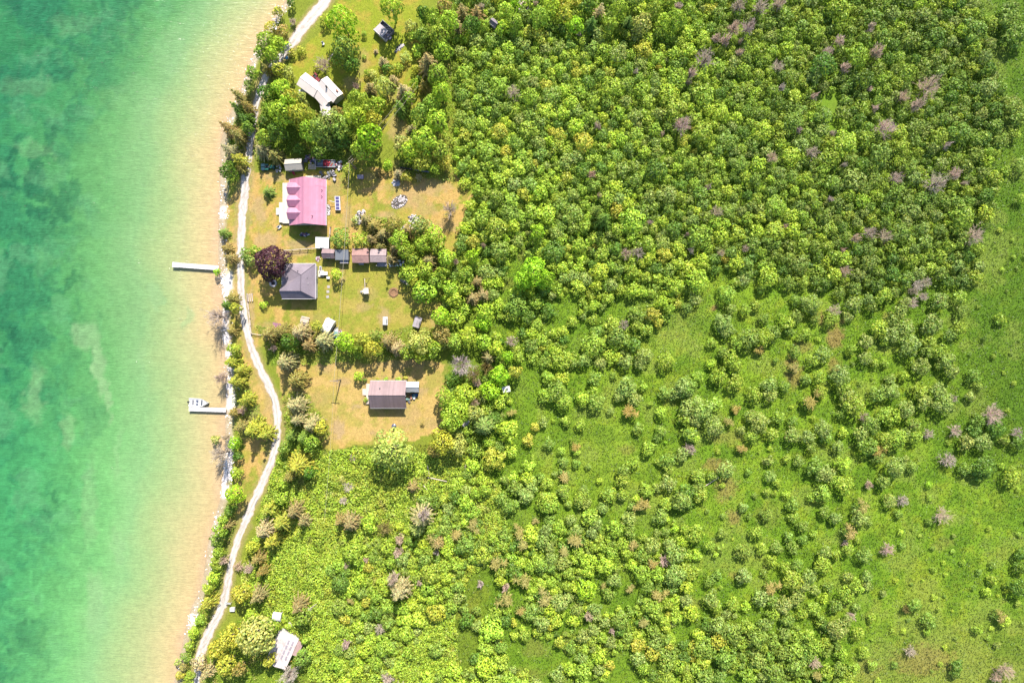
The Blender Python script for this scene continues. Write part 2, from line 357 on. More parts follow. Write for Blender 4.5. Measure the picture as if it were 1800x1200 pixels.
sheet('ground', tensor_axis(-125, 125, 0.42, 2500), tensor_axis(-86, 86, 0.42, 2500), ground_colour, ground_z, ground_mat('earth_and_grass', 'gcol', fine=5.0, lo=0.72, hi=1.28, bump=0.6, dist=0.12))
# the lake
RAMP = [(-30,(246,208,168)),(0,(250,216,166)),(12,(248,220,160)),(34,(236,222,158)),(64,(214,220,152)),(98,(188,214,142)),(140,(156,206,134)),(195,(128,196,116)),(260,(104,182,104)),(340,(82,170,100)),(430,(66,158,94)),(900,(58,148,88))]
PALE = [(250,640,8,40,.3),(205,800,10,50,.3),(150,590,26,34,.6),(172,650,16,60,.75),(190,700,8,40,.7),(60,690,22,60,.4),(155,880,20,90,.35),(165,1060,24,60,.55),(275,520,8,30,.5),(50,150,60,20,.18),(130,40,50,22,.15),
        (60,260,50,16,.2),(230,170,60,40,.2),(300,90,30,50,.2),(330,560,10,20,.4),(210,960,14,40,.4),(120,760,14,40,.4)]
def water_colour(px, py):
    d = shore_x(py)-px+(fbm(px, py, 90, 31)-.5)*46
    d = d+np.clip((300-py)/300, 0, 1)*30*sst(60, 200, d)
    t = [r[0] for r in RAMP]; cs = np.array([s2l(r[1])/GAIN for r in RAMP])
    c = np.stack([np.interp(d, t, cs[:, k]) for k in range(3)], -1)
    wx = px+(fbm(px, py, 24, 33)-.5)*40; wy = py+(fbm(px, py, 24, 34)-.5)*40
    f = fbm(wx, wy, 70, 35, 6); g = fbm(wx, wy, 22, 36, 4)
    c = c*(1+.22*sst(520, 900, py)*sst(60, 200, d)-.08*(1-sst(60, 420, py))*sst(100, 250, d))[..., None]
    deep = sst(140, 330, d)*(1-.35*sst(500, 900, py))
    k = deep*sst(.47, .66, f*.65+g*.35+.05*sst(200, 380, d)+.05*(py < 420))
    c = c*1.05; c = mixc(c, s2l((46, 132, 92))/GAIN, k*.55)
    k2 = deep*sst(.5, .66, fbm(wx, wy, 60, 47, 4))*sst(.46, .62, g); c = mixc(c, s2l((36, 112, 74))/GAIN, k2*.6)
    k3 = sst(120, 260, d)*sst(.56, .72, fbm(wx, wy, 50, 57, 4)); c = mixc(c, s2l((128, 200, 136))/GAIN, k3*.32)
    for x, y, rx, ry, s_ in PALE:
        q = np.sqrt(((wx-x)/rx)**2+((wy-y)/ry)**2); c = mixc(c, s2l((172, 218, 150))/GAIN, s_*(1-sst(.55, 1.1, q)))
    c = c*(1+(.1+.5*sst(120, 300, d))[..., None]*(fbm(wx, wy, 9, 41, 4)-.5)[..., None]+(.06+.5*k)[..., None]*(fbm(px, py, 4, 43, 3)-.5)[..., None])
    return c
xw = tensor_axis(-125, -45, 0.42, 2300); xw = xw[xw <= -45.0]
sheet('lake_water', np.concatenate([xw, [-44.5]]), tensor_axis(-86, 86, 0.42, 2500), water_colour, lambda px, py: np.full(px.shape, -0.27), water_mat())

# the gravel lane
def lane():
    pts = np.array(ROAD, float); n = 420; t = np.linspace(0, len(pts)-1, n); idx = np.arange(len(pts))
    def sm(v):
        y = np.interp(t, idx, v); k = np.ones(15)/15; yp = np.pad(y, 7, mode='edge'); return np.convolve(yp, k, 'valid')
    x, y, w_ = sm(pts[:, 0]), sm(pts[:, 1]), sm(pts[:, 2])*.97
    dx, dy = np.gradient(x), np.gradient(y); L = np.hypot(dx, dy); nx_, ny_ = -dy/L, dx/L
    m = 13; V = []; C = []
    for j in range(m):
        u = (j/(m-1)-.5)*2; jit = (fbm(x+77*(u > 0), y, 6, 61, 3)-.5)*6.0*(abs(u) > .8)
        q = u*w_*.5+jit*np.sign(u); X, Y = x+nx_*q, y+ny_*q
        c = np.zeros((n, 3))+alb(255, 249, 242)*1.25
        mid = np.exp(-(u/.24)**2)*(.1+.55*fbm(x, y, 12, 62)); c = mixc(c, alb(232, 210, 176), np.clip(mid, 0, 1)); c = mixc(c, alb(232, 214, 196), sst(.5, .68, fbm(x+40*u, y, 7, 68, 3))*.7)
        edge = sst(.62, 1.0, np.full(n, abs(u)))*.8; c = mixc(c, alb(236, 206, 166), edge)
        V.append(np.stack([(X-900)*S, (600-Y)*S, np.full(n, 0.006+.035*(1-u*u))], -1)); C.append(c)
    V = np.stack(V, 1).reshape(-1, 3); C = np.stack(C, 1).reshape(-1, 3); i = np.arange(n*m).reshape(n, m)
    q = np.stack([i[:-1, :-1], i[1:, :-1], i[1:, 1:], i[:-1, 1:]], -1).reshape(-1, 4)
    me = np_mesh('gravel_road', V, q, C, 'gcol', ground_mat('gravel', 'gcol', fine=9, lo=.78, hi=1.14, bump=.6, dist=.06), smooth=True)
    o = bpy.data.objects.new('gravel_road', me); COL.objects.link(o); structure(o)
lane()

# ------------------------------------------------------------ building materials
M_PINK = plain('pink_metal_roof', alb(232, 156, 182)*1.45, rough=.5, var=.11, scale=1.5, stripes=(1, .32, .93))
M_MAUVE = plain('mauve_metal_roof', alb(206, 172, 172)*.98, rough=.5, var=.13, scale=1.3, stripes=(0, .3, .93))
M_GREYSH = plain('grey_shingles', alb(182, 166, 178), rough=.85, var=.24, scale=7, bump=.5)
M_WHITER = plain('white_metal_roof', alb(255, 252, 250)*1.5, rough=.5, var=.05, scale=2)
M_PALEROOF = plain('pale_shingle_roof', alb(248, 236, 230)*1.6, rough=.8, var=.1, scale=5, bump=.3)
M_BROWNSH = plain('worn_pink_brown_shingles', alb(222, 172, 162), rough=.85, var=.3, scale=2.2, bump=.5)
M_GREYB = plain('weathered_grey_boards', alb(206, 196, 200)*1.5, rough=.85, var=.2, scale=4, stripes=(0, .2, .6))
M_GREYB2 = plain('weathered_boards_across', alb(206, 196, 200), rough=.85, var=.2, scale=4, stripes=(1, .2, .6))
M_SHEDG = plain('slate_grey_roof', alb(150, 156, 166), rough=.7, var=.12, scale=3)
M_CREAM = plain('cream_deck_boards', alb(255, 246, 226)*1.3, rough=.7, var=.08, scale=3, stripes=(1, .15, .85))
M_WALLW = plain('white_siding', alb(240, 236, 230)*1.5, rough=.6, var=.08, scale=2, stripes=(2, .2, .82))
M_WALLB = plain('dark_brown_siding', (.045, .032, .026), rough=.7, var=.2, scale=3, stripes=(2, .2, .7))
M_WALLT = plain('tan_siding', alb(206, 186, 160), rough=.7, var=.12, scale=2, stripes=(2, .2, .8))
M_WALLG = plain('grey_siding', alb(150, 150, 152), rough=.7, var=.12, scale=2, stripes=(2, .2, .8))
M_TRIM = plain('white_trim', alb(246, 240, 240)*1.2*1.3, rough=.5, var=.05)
M_GLASS = plain('dark_window_glass', (.02, .028, .035), rough=.08, var=.1, spec=.8)
M_DOOR = plain('green_grey_door', (.09, .11, .1), rough=.5)
M_CHIM = plain('dark_metal', (.03, .03, .032), rough=.5, metal=.5)
M_BRICK = plain('chimney_brick', (.22, .1, .07), rough=.85, var=.3, scale=8)
M_WOODW = plain('sun_bleached_wood', alb(236, 216, 200)*1.5, rough=.8, var=.2, scale=5)
M_WOODN = plain('brown_wood', (.13, .085, .05), rough=.8, var=.3, scale=5)
M_DOCK = plain('pale_dock_boards', alb(255, 252, 250)*1.4, rough=.7, var=.07, scale=3, stripes=(0, .16, .75))
M_WHITE = plain('white_gelcoat', alb(255, 254, 252)*1.4, rough=.25, var=.03)
M_RED = plain('red_tarp', alb(226, 40, 70), rough=.5, var=.25, scale=6, bump=.8)
M_REDP = plain('red_paint', alb(196, 66, 70), rough=.4, var=.15)
M_GREEN = plain('green_paint', alb(20, 130, 110), rough=.35, var=.15)
M_TEAL = plain('pale_teal_sheet', alb(170, 220, 215), rough=.5, var=.15)
M_BLUE = plain('blue_tarp', alb(24, 130, 200), rough=.35, var=.3, scale=5, bump=.9)
M_BLUE2 = plain('navy_plastic', alb(30, 60, 110), rough=.4, var=.2)
M_RUB = plain('black_rubber', (.02, .02, .02), rough=.8)
M_PANEL = plain('solar_cells', (.05, .045, .12), rough=.15, var=.1, spec=.7)
M_PURP = plain('faded_plum_canvas', alb(206, 146, 170), rough=.9, var=.12)
M_STONE = plain('pale_limestone', alb(240, 230, 230)*1.5, rough=.9, var=.25, scale=6)
M_STONED = plain('dark_stone', alb(120, 116, 122), rough=.9, var=.3, scale=6)
M_ASH = plain('ash', alb(90, 80, 76), rough=1, var=.4, scale=8)
M_BRUSH = plain('dry_brush', alb(196, 150, 110), rough=1, var=.35, scale=9, bump=1)
M_CONC = plain('concrete', alb(235, 225, 222), rough=.9, var=.1)
M_POLE = plain('old_pole_wood', alb(205, 180, 160), rough=.9, var=.2)
M_WIRE = plain('bare_wire', alb(226, 214, 180), rough=.6)
M_SOIL = plain('dark_garden_soil', (.05, .04, .03), rough=1, var=.3)

# ------------------------------------------------------------ building parts
def window(parent, c, wd, ht, face):
    """face: outward direction +-1 along x (face='x+','x-') or y; frame stands proud of the wall, pane inside it"""
    ax = face[0]; sg = 1 if face[1] == '+' else -1; m = MB(); t = .07; f = .06
    def bx(mb, dx, dz, a, b, th, off):
        if ax == 'x': mb.box((c[0]+sg*off, c[1]+dx, c[2]+dz), (th, a, b))
        else: mb.box((c[0]+dx, c[1]+sg*off, c[2]+dz), (a, th, b))
    for s_ in (-1, 1):
        bx(m, s_*(wd/2+t/2), 0, t, ht+2*t, f, f/2+.003); bx(m, 0, s_*(ht/2+t/2), wd-.002, t, f, f/2+.003)
    bx(m, 0, 0, .04, ht-.004, f, f/2+.003)
    w_ = m.build('window', M_TRIM, parent); p = MB(); bx(p, 0, 0, wd-.01, ht-.01, .02, .014); p.build('pane', M_GLASS, w_)
def door(parent, c, face, mat=None):
    ax = face[0]; sg = 1 if face[1] == '+' else -1; m = MB(); k = MB()
    if ax == 'x': m.box((c[0]+sg*.035, c[1], c[2]+1.0), (.06, .9, 2.0)); k.tube((c[0]+sg*.066, c[1]+.35, 1.0+c[2]), (c[0]+sg*.12, c[1]+.35, 1.0+c[2]), .03)
    else: m.box((c[0], c[1]+sg*.035, c[2]+1.0), (.9, .06, 2.0)); k.tube((c[0]+.35, c[1]+sg*.066, 1.0+c[2]), (c[0]+.35, c[1]+sg*.12, 1.0+c[2]), .03)
    d = m.build('door', mat or M_DOOR, parent); k.build('handle', M_CHIM, d)
def gable_body(t, L, W, ez, rzh, wall, roof, over=.3, ox=0, oy=0, rot=0.0, wins=2, dr='y-', wname='wall', rname='roof', trim=True, endwin=True, over_end=None, z0=0.0):
    """one gabled block: pentagon walls, two roof slabs with ridge cap; local x is the ridge"""
    oe = over if over_end is None else over_end; c, s_ = math.cos(R(rot)), math.sin(R(rot))
    def T(p): return (ox+p[0]*c-p[1]*s_, oy+p[0]*s_+p[1]*c, p[2])
    e = .12; a, b = L/2, W/2; m = MB(); sl = (rzh-ez)/b
    prof = [(-b, z0), (b, z0), (b, ez), (0, rzh), (-b, ez)]
    vs = [T((x, y, z)) for x in (-a, a) for y, z in prof]
    m.add(vs, [(0, 4, 3, 2, 1), (5, 6, 7, 8, 9), (0, 1, 6, 5), (1, 2, 7, 6), (2, 3, 8, 7), (3, 4, 9, 8), (4, 0, 5, 9)])
    wl = m.build(wname, wall, t)
    m = MB(); bo = b+over; zo = ez-sl*over; lift = e
    for sg in (-1, 1):
        pts = [(-a-oe, sg*.001, rzh+lift), (a+oe, sg*.001, rzh+lift), (a+oe, sg*bo, zo+lift), (-a-oe, sg*bo, zo+lift)]
        if sg > 0: pts = pts[::-1]
        m.slab([T(p) for p in pts], e-.015)
    rf = m.build(rname, roof, t)
    m = MB(); m.tube(T((-a-oe+.01, 0, rzh+lift)), T((a+oe-.01, 0, rzh+lift)), .06, n=6); m.build('ridge_cap', roof, rf)
    if trim:
        m = MB()
        for sg in (-1, 1): m.tube(T((-a-oe, sg*(bo+.05), zo+lift-.1)), T((a+oe, sg*(bo+.05), zo+lift-.1)), .06, n=6)
        m.build('gutter', M_TRIM, rf)
    if rot == 0 and ox == 0 and oy == 0:
        for sg, f in ((-1, 'y-'), (1, 'y+')):
            n = wins
            for i in range(n):
                x = -a+L*(i+1)/(n+1)
                if f == dr and i == n//2: door(t, (x, sg*b, z0+.02), f)
                else: window(t, (x, sg*b, z0+(ez-z0)*.55), min(.9, L/4), min(1.0, (ez-z0)*.45), f)
        if endwin:
            for sg, f in ((-1, 'x-'), (1, 'x+')): window(t, (sg*a, 0, z0+(ez-z0)*.6), min(.9, W/4), min(1.0, (ez-z0)*.45), f)
    return wl, rf
def posts(parent, pts, z0, z1, mat, name='post', r=.06):
    for x, y in pts: MB().tube((x, y, z0), (x, y, z1), r, n=8).build(name, mat, parent)

# ---- house with the pink roof
t = thing('house', 'house with bright pink metal roof, three dormers and a cream deck facing the lane', 'house', 546.5, 359.5, 90, h=0)
gable_body(t, 9.5, 7.4, 2.6, 5.1, M_WALLW, M_PINK, over=.42, wins=3, dr='y-')
for i, y in enumerate((2.9, .1, -2.7)):
    # the dormers look out over the lane: their ridges run across the main ridge
    m = MB(); b = 1.08; zb, zt, zr = 3.0, 3.7, 4.55; x1 = 3.75
    m.add([(y-b, .9, 3.2), (y+b, .9, 3.2), (y+b, x1, 2.9), (y-b, x1, 2.9), (y-b, .9, zt), (y+b, .9, zt), (y+b, x1, zt), (y-b, x1, zt), (y, .6, zr-.02), (y, x1, zr-.02)],
          [(0, 3, 2, 1), (0, 4, 7, 3), (1, 2, 6, 5), (3, 7, 9, 6, 2), (0, 1, 5, 8, 4), (4, 8, 9, 7), (5, 6, 9, 8)])
    d = m.build('dormer', M_WALLW, t)
    m = MB(); q = b+.22
    for sg in (-1, 1):
        k = .95; zz = zt-.22*(zr-zt)/b
        pts = [(y+sg*.001, .25, zr+.1), (y+sg*.001, x1+.35, zr+.1), (y+sg*q, x1+.35, zz+.1), (y+sg*q, 2.0, zz+.1)]
        m.slab(pts if sg > 0 else pts[::-1], .1)
    m.build('dormer_roof', M_PINK, d); window(d, (y, x1+.0, 3.75), .8, .7, 'y+')
for q in (1.2, 2.6): MB().tube((q, -3.4, 2.9), (q, -3.4, 3.55), .07).build('vent_pipe', M_CHIM, t)
m = MB(); m.tube((-3.4, -1.6, 3.6), (-3.4, -1.6, 4.9), .08); m.build('vent_pipe', M_CHIM, t)
m = MB(); m.box((.2, 5.05, .5), (9.2, 2.5, .12)); m.box((-1.9, 6.7, .5), (4.6, .78, .12)); m.build('deck', M_CREAM, t)
m = MB()
for i in range(3): m.box((-1.6, 7.25+.28*i, .36-.14*i), (1.6, .28, .1))
m.build('steps', M_CREAM, t)
m = MB(); m.box((5.75, -.7, .4), (1.4, 3.6, .1)); m.build('side_deck', M_CREAM, t)
posts(t, [(-4, 6.1), (-1.0, 6.1), (2, 6.1), (4.6, 6.1)], .0, .44, M_WOODW)

# ---- grey hipped house
t = thing('house', 'grey shingled hip roofed house beside the dark purple tree', 'house', 531.5, 496, 0, h=0)
a, b = 3.75, 3.9
MB().box((0, 0, 1.3), (2*a-.5, 2*b-.6, 2.6)).build('wall', M_WALLW, t)
e = 2.62
NW, NE, SE, SW = (-a, b, e), (a, b, e), (a, -b, e), (-a, -b, e)
R1 = (1.05, 1.25, 4.4); R2 = (.9, -2.3, 4.2); G = (-a-.12, -2.3, 4.15); V0 = (-a, -.7, e)
m = MB()
for pts in ([NW, R1, NE], [NE, R1, R2, SE], [SE, R2, G, SW], [V0, R1, NW]): m.slab(pts[::-1], .1)
m.slab([V0, G, R2, R1], .1)
rf = m.build('roof', M_GREYSH, t)
m = MB()
for p, q in ((NE, R1), (R1, R2), (SE, R2), (R2, G), (NW, R1)): m.tube(Vector(p)+Vector((0, 0, .02)), Vector(q)+Vector((0, 0, .02)), .05, n=5)
m.build('ridge_cap', plain('dark_ridge_shingles', alb(120, 108, 124), rough=.9), rf)
m = MB(); m.add([(-a+.2, -b+.1, e), (-a+.2, -.75, e), (-a+.2, -2.3, 4.05), (-a+.3, -b+.1, e), (-a+.3, -.75, e), (-a+.3, -2.3, 4.05)], [(0, 1, 2), (5, 4, 3), (0, 2, 5, 3), (1, 4, 5, 2)])
m.build('gable_end', M_WALLW, t)
m = MB()
for p, q in ((SW, SE), (SE, NE), (NE, NW), (NW, V0)):
    m.tube((p[0]*1.015, p[1]*1.015, e-.06), (q[0]*1.015, q[1]*1.015, e-.06), .07, n=6)
m.build('gutter', M_TRIM, rf)
for x, y in ((.2, 2.2), (2.2, .6), (2.4, -.6)): MB().tube((x, y, 3.0), (x, y, 4.3 if x < 1 else 3.75), .07).build('vent_pipe', M_CHIM if y > 0 else M_TRIM, t)
for x in (-2, 1.6): window(t, (x, -b+.3, 1.5), 1.1, 1.0, 'y-')
for y in (2, -1.6): window(t, (a-.25, y, 1.5), 1.0, 1.0, 'x+')
door(t, (a-.25, .3, .05), 'x+'); window(t, (-a+.25, 1.6, 1.5), 1.4, 1.0, 'x-'); window(t, (-a+.25, -2, 1.5), 1.2, 1.0, 'x-')
m = MB(); m.box((a+.6, 1.95, .3), (1.3, 1.5, .1)); m.build('side_step', M_CREAM, t)

# ---- dark brown house in the south yard
t = thing('house', 'dark brown house with plain mauve metal gable roof in the lower yard', 'house', 684, 692.5, 0, h=1.5)
gable_body(t, 7.3, 5.2, 2.7, 4.7, M_WALLB, M_MAUVE, over=.45, wins=3, dr='y+', trim=True)
window(t, (-3.65, 0, 3.9), .9, .8, 'x-')
m = MB(); m.box((-4.55, 0, .45), (1.7, 4.6, .1)); m.build('porch_deck', M_WOODW, t)
m = MB()
for i in range(3): m.box((-5.6-.3*i, .4, .33-.13*i), (.3, 1.5, .08))
m.build('steps', M_WOODW, t)
MB().tube((-1.6, 1.6, 3.9), (-1.6, 1.6, 4.35), .09).build('vent_pipe', M_WALLG, t)
MB().tube((1.0, -2.75, 1.0), (1.0, -2.75, 2.5), .05).build('wall_pipe', M_TRIM, t)

# ---- shed beside it
t = thing('shed', 'small shed with white and mauve roof slopes at the side of the brown house', 'shed', 726, 679.5, 0, h=1)
gable_body(t, 2.6, 2.0, 1.9, 2.7, M_WALLB, M_WHITER, over=.2, wins=1, dr='y-', trim=False, endwin=False)

# ---- white roofed cottage in the upper trees
t = thing('house', 'rambling white roofed cottage of crossing wings among the upper trees', 'house', 566, 160, 0, h=2.6)
cx0, cy0 = 566, 160
def rel(px, py): return ((px-cx0)*S, -(py-cy0)*S)
for (bx_, by_, L, W, an, ez, rz_) in ((544, 149, 4.3, 2.9, -37, 2.4, 3.0), (580, 157.5, 4.8, 2.6, -47, 2.6, 3.2), (567.5, 169, 3.6, 2.7, -49, 2.3, 2.9), (571, 190, 2.6, 1.7, -78, 2.0, 2.5)):
    ox, oy = rel(bx_, by_); gable_body(t, L, W, ez, rz_, M_WALLW, M_PALEROOF, over=.25, ox=ox, oy=oy, rot=an, wname='wing', trim=False)
ox, oy = rel(575.5, 155); MB().box((ox, oy, 3.3), (.35, .3, 1.1)).build('chimney', M_CHIM, t)
ox, oy = rel(593, 161); MB().box((ox, oy, 3.1), (.3, .6, .5), rz=R(43)).build('skylight', M_BRICK, t)
ox, oy = rel(527, 154); MB().box((ox, oy, .3), (1.6, .9, .1), rz=R(12)).build('porch', M_TRIM, t)

# ---- roofless boarded shed, upper yard
t = thing('shed', 'roofless weathered grey board shed full of lumber in the upper yard', 'shed', 675, 54, -42, h=1)
MB().box((0, 0, .12), (3.4, 2.9, .14)).build('floor', M_GREYB, t)
m = MB(); m.box((0, 1.45, .85), (3.5, .08, 1.5)); m.build('back_wall', M_GREYB, t)
m = MB(); m.box((0, -1.5, .85), (3.5, .08, 1.5)); m.build('front_wall', M_TRIM, t)
m = MB(); m.box((-1.72, 0, .65), (.08, 2.8, 1.0)); m.box((1.72, .4, .65), (.08, 2.0, 1.0)); m.build('side_wall', M_GREYB2, t)
m = MB(); m.slab([(-1.7, .55, 1.25), (-1.7, -1.45, 1.5), (.9, -1.45, 1.5), (.9, .55, 1.25)][::-1], .06); m.build('roof_sheet', M_GREYB, t)
m = MB()
rr = random.Random(3)
for i in range(9): m.box((rr.uniform(-1.2, 1.4), rr.uniform(.7, 1.3), .3+.06*i), (rr.uniform(.5, 1.6), .14, .05), rz=rr.uniform(-.8, .8))
m.build('lumber', M_WOODW, t)
t = thing('crate', 'pale wooden crate against the lower corner of the roofless shed', 'crate', 684.5, 66.5, -48)
m = MB(); m.box((0, 0, .3), (1.25, .75, .6)); m.build('box', M_GREYB, t); MB().box((0, .1, .64), (1.3, .55, .05)).build('lid', plain('pale_lilac_board', alb(240, 220, 236)), t)

# ---- small buildings
def small_shed(label, px, py, L, W, rot, ez, rz_, roof, wall, name='shed', cat='shed', h=1.8, **k):
    t = thing(name, label, cat, px, py, rot, h=h); gable_body(t, L, W, ez, rz_, wall, roof, over=.18, wins=k.pop('wins', 1), trim=False, endwin=k.pop('endwin', False), **k); return t
small_shed('dark walled shed with pale and slate grey roof slopes beside the green tractor', 516.5, 289.5, 3.5, 2.2, 4, 1.9, 2.6, plain('pale_tan_shingles', alb(222, 214, 198)*1.3, rough=.85, var=.1, scale=4), M_WALLG, wins=3)
t = thing('shed', 'flat white roofed shed between the pink roof house and the brown sheds', 'shed', 566.5, 427, -2, h=1.8)
MB().box((0, 0, .9), (2.7, 2.2, 1.8)).build('wall', M_WALLG, t)
MB().slab([(-1.5, -1.25, 1.86), (1.5, -1.25, 1.86), (1.5, 1.25, 2.1), (-1.5, 1.25, 2.1)], .08).build('roof', M_WHITER, t); door(t, (0, -1.1, .02), 'y-')
small_shed('small mauve brown gabled shed left of the slate grey shed', 577.8, 446, 2.5, 1.8, -1, 1.9, 2.6, M_MAUVE, M_WALLT)
t = thing('shed', 'slate grey flat shed under the overhanging green tree', 'shed', 601, 448, 0, h=2)
MB().box((0, 0, .95), (2.7, 1.9, 1.9)).build('wall', M_WALLG, t); MB().slab([(-1.5, -1.15, 1.98), (1.5, -1.15, 1.98), (1.5, 1.15, 2.25), (-1.5, 1.15, 2.25)], .08).build('roof', M_SHEDG, t)
MB().box((.35, -1.5, 1.35), (1.9, .65, .08)).build('awning', M_GREYB, t); door(t, (-.7, -.95, .02), 'y-')
t = small_shed('pink brown shingled shed, left one of the pair above the play set', 634.5, 449.5, 3.4, 2.9, 0, 2.1, 2.6, M_BROWNSH, M_WALLT, wins=3)
MB().box((0, -1.75, 1.5), (1.1, .5, .06)).build('door_hood', M_GREYB, t)
t = small_shed('speckled pale shingled shed with porch, next to the junk pile', 665.5, 449.5, 3.3, 2.6, 0, 2.0, 2.45, plain('speckled_pale_shingles', alb(226, 200, 200), rough=.9, var=.3, scale=4, bump=.4), M_WALLT, wins=3)
MB().box((.55, -1.85, .35), (2.2, .9, .1)).build('porch', M_GREYB, t)
posts(t, [(-.5, -2.2), (1.6, -2.2)], 0, 1.9, M_TRIM, 'porch_post')
t = small_shed('tiny white roofed hut standing in the lawn below the play set', 677.3, 563.8, 1.5, .75, 90, 1.2, 1.5, M_WHITER, M_WALLG, h=1)
t = small_shed('grey slatted coop near the right edge of the middle lawn', 733.5, 566, 2.1, 1.25, 72, 1.1, 1.45, M_GREYB, M_WALLG, h=1)
t = thing('shed', 'leaning little grey gabled shed at the end of the small clearing, top of the photo', 'shed', 868, 40, -38, h=2); gable_body(t, 1.6, 1.4, 1.7, 2.4, M_WALLG, M_GREYSH, over=.15, wins=1, trim=False, endwin=False)
t = thing('shed', 'pale blue grey box hut among bushes right of the lower yard', 'shed', 890, 684, 12, h=1.8)
MB().box((0, 0, .9), (1.5, 1.1, 1.8)).build('wall', M_WALLG, t); m = MB(); m.slab([(-.85, -.65, 1.86), (.85, -.65, 1.86), (.85, .65, 2.0), (-.85, .65, 2.0)], .06); m.build('roof', M_WHITER, t)
MB().box((.2, .05, 2.02), (.5, .4, .12)).build('roof_hatch', M_SHEDG, t)
t = thing('shed', 'white sided narrow hut half hidden by trees at the lower yard corner', 'shed', 819, 744, 58, h=1.6)
gable_body(t, 1.5, .8, 1.5, 1.8, M_WALLW, M_PALEROOF, over=.12, wins=1, trim=False, endwin=False)

# ---- camper and its neighbour under the middle tree row
t = thing('camper_trailer', 'white camper trailer parked at a slant above the tree row', 'camper', 576, 573, 62, h=2)
m = MB(); prof = [(-1.7, .45), (1.5, .45), (1.75, 1.2), (1.55, 2.2), (1.2, 2.42), (-1.4, 2.42), (-1.75, 2.1)]
m.add([(x, -1.0, z) for x, z in prof]+[(x, 1.0, z) for x, z in prof], [tuple(range(7)), tuple(range(13, 6, -1))]+[(i, 7+i, 7+(i+1) % 7, (i+1) % 7) for i in range(7)])
m.build('body', M_WHITE, t); MB().box((.2, 0, 2.5), (.6, .5, .14)).build('roof_vent', M_TRIM, t)
for sg in (-1, 1): MB().tube((0, sg*.85, .33), (0, sg*1.03, .33), .33, n=16).build('wheel', M_RUB, t)
MB().tube((1.6, 0, .5), (2.5, 0, .45), .05).build('tow_bar', M_CHIM, t); window(t, (-.2, -1.0, 1.6), .9, .6, 'y-'); door(t, (.9, 1.0, .4), 'y+', M_TRIM)
t = thing('boat', 'small pale covered boat lying next to the camper', 'boat', 592, 584, 75)
def hull(L, W, Hh, mat, parent, name='hull', z=0.0, fill=.55):
    m = MB(); n = 12; secs = []
    for i in range(n+1):
        u = i/n; x = -L/2+L*u; k = (1-max(0, (u-.45)/.55)**2.2)*(1 if u > .02 else .92); secs.append((x, max(.02, W/2*k), z+.12*Hh*u*u))
    V = []; F = []
    for x, b, dz in secs:
        for yy, zz in ((-b, Hh), (-b*.82, Hh*.35), (0, 0), (b*.82, Hh*.35), (b, Hh), (b*.86, Hh*.98), (b*.7, Hh*fill), (0, Hh*fill*.8), (-b*.7, Hh*fill), (-b*.86, Hh*.98)): V.append((x, yy, zz+dz+z))
    k = 10
    for i in range(n): F += [(i*k+j, i*k+(j+1) % k, (i+1)*k+(j+1) % k, (i+1)*k+j) for j in range(k)]
    F += [tuple(range(k-1, -1, -1)), tuple(range(n*k, n*k+k))]
    m.add(V, F); return m.build(name, mat, parent)
hull(2.6, 1.1, .55, M_WHITE, t, z=.15); MB().slab([(-1.2, -.5, .74), (.2, -.45, .8), (.2, .45, .8), (-1.2, .5, .74)], .05).build('cover', M_TEAL, t)
posts(t, [(-.7, .35), (-.7, -.35), (.6, 0)], 0, .3, M_WOODN, 'support')

# ---- the docks and the boat
for (x0, y0, x1, y1, wd, lab) in ((303, 465, 384, 471, 1.05, 'long pale boat dock with nothing moored, the upper one of the two'),
                                  (332, 718.5, 397, 720.5, .95, 'pale boat dock with the white motorboat alongside, the lower one of the two')):
    an = math.degrees(math.atan2(-(y1-y0), x1-x0)); L = math.hypot(x1-x0, y1-y0)*S
    t = thing('boat_dock', lab, 'dock', (x0+x1)/2, (y0+y1)/2, an, h=.5)
    MB().box((0, 0, .5), (L, wd, .07)).build('deck', M_DOCK, t)
    m = MB()
    for sg in (-1, 1): m.box((0, sg*(wd/2-.05), .39), (L-.02, .08, .14))
    m.build('side_rail', M_WOODW, t)
    if wd > 1: MB().box((-L/2+.75, 0, .545), (1.5, wd+.12, .012)).build('end_platform', M_DOCK, t)
    posts(t, [(-L/2+.15+i*(L-.6)/4, sg*(wd/2+.04)) for i in range(5) for sg in (-1, 1)], -1.6, .56, M_WOODW, r=.05)
t = thing('motorboat', 'white open motorboat moored beside the lower dock', 'boat', 350.5, 707, -3, z=-.35)
hull(4.5, 1.95, .85, M_WHITE, t, fill=.86)
MB().box((-1.3, 0, .78), (.4, 1.1, .16)).build('seat', plain('grey_vinyl', alb(190, 190, 196)), t)
for sg in (-1, 1): MB().box((-.3, sg*.38, .84), (.4, .36, .22)).build('seat', plain('blue_grey_vinyl', alb(120, 130, 160)), t)
m = MB(); m.box((.55, 0, .72), (.25, 1.2, .3)); m.build('console', M_TRIM, t)
m = MB(); m.slab([(.68, -.6, 1.0), (.9, -.5, .8), (.9, .5, .8), (.68, .6, 1.0)], .02); m.build('windscreen', M_GLASS, t)
m = MB(); m.box((-2.3, 0, .8), (.35, .4, .45)); m.box((-2.35, 0, .35), (.12, .14, .7)); m.build('outboard_motor', M_CHIM, t)
m = MB(); m.slab([(1.0, -.68, .97), (2.05, -.06, 1.02), (2.05, .06, 1.02), (1.0, .68, .97)], .03); m.build('bow_deck', M_WHITE, t)

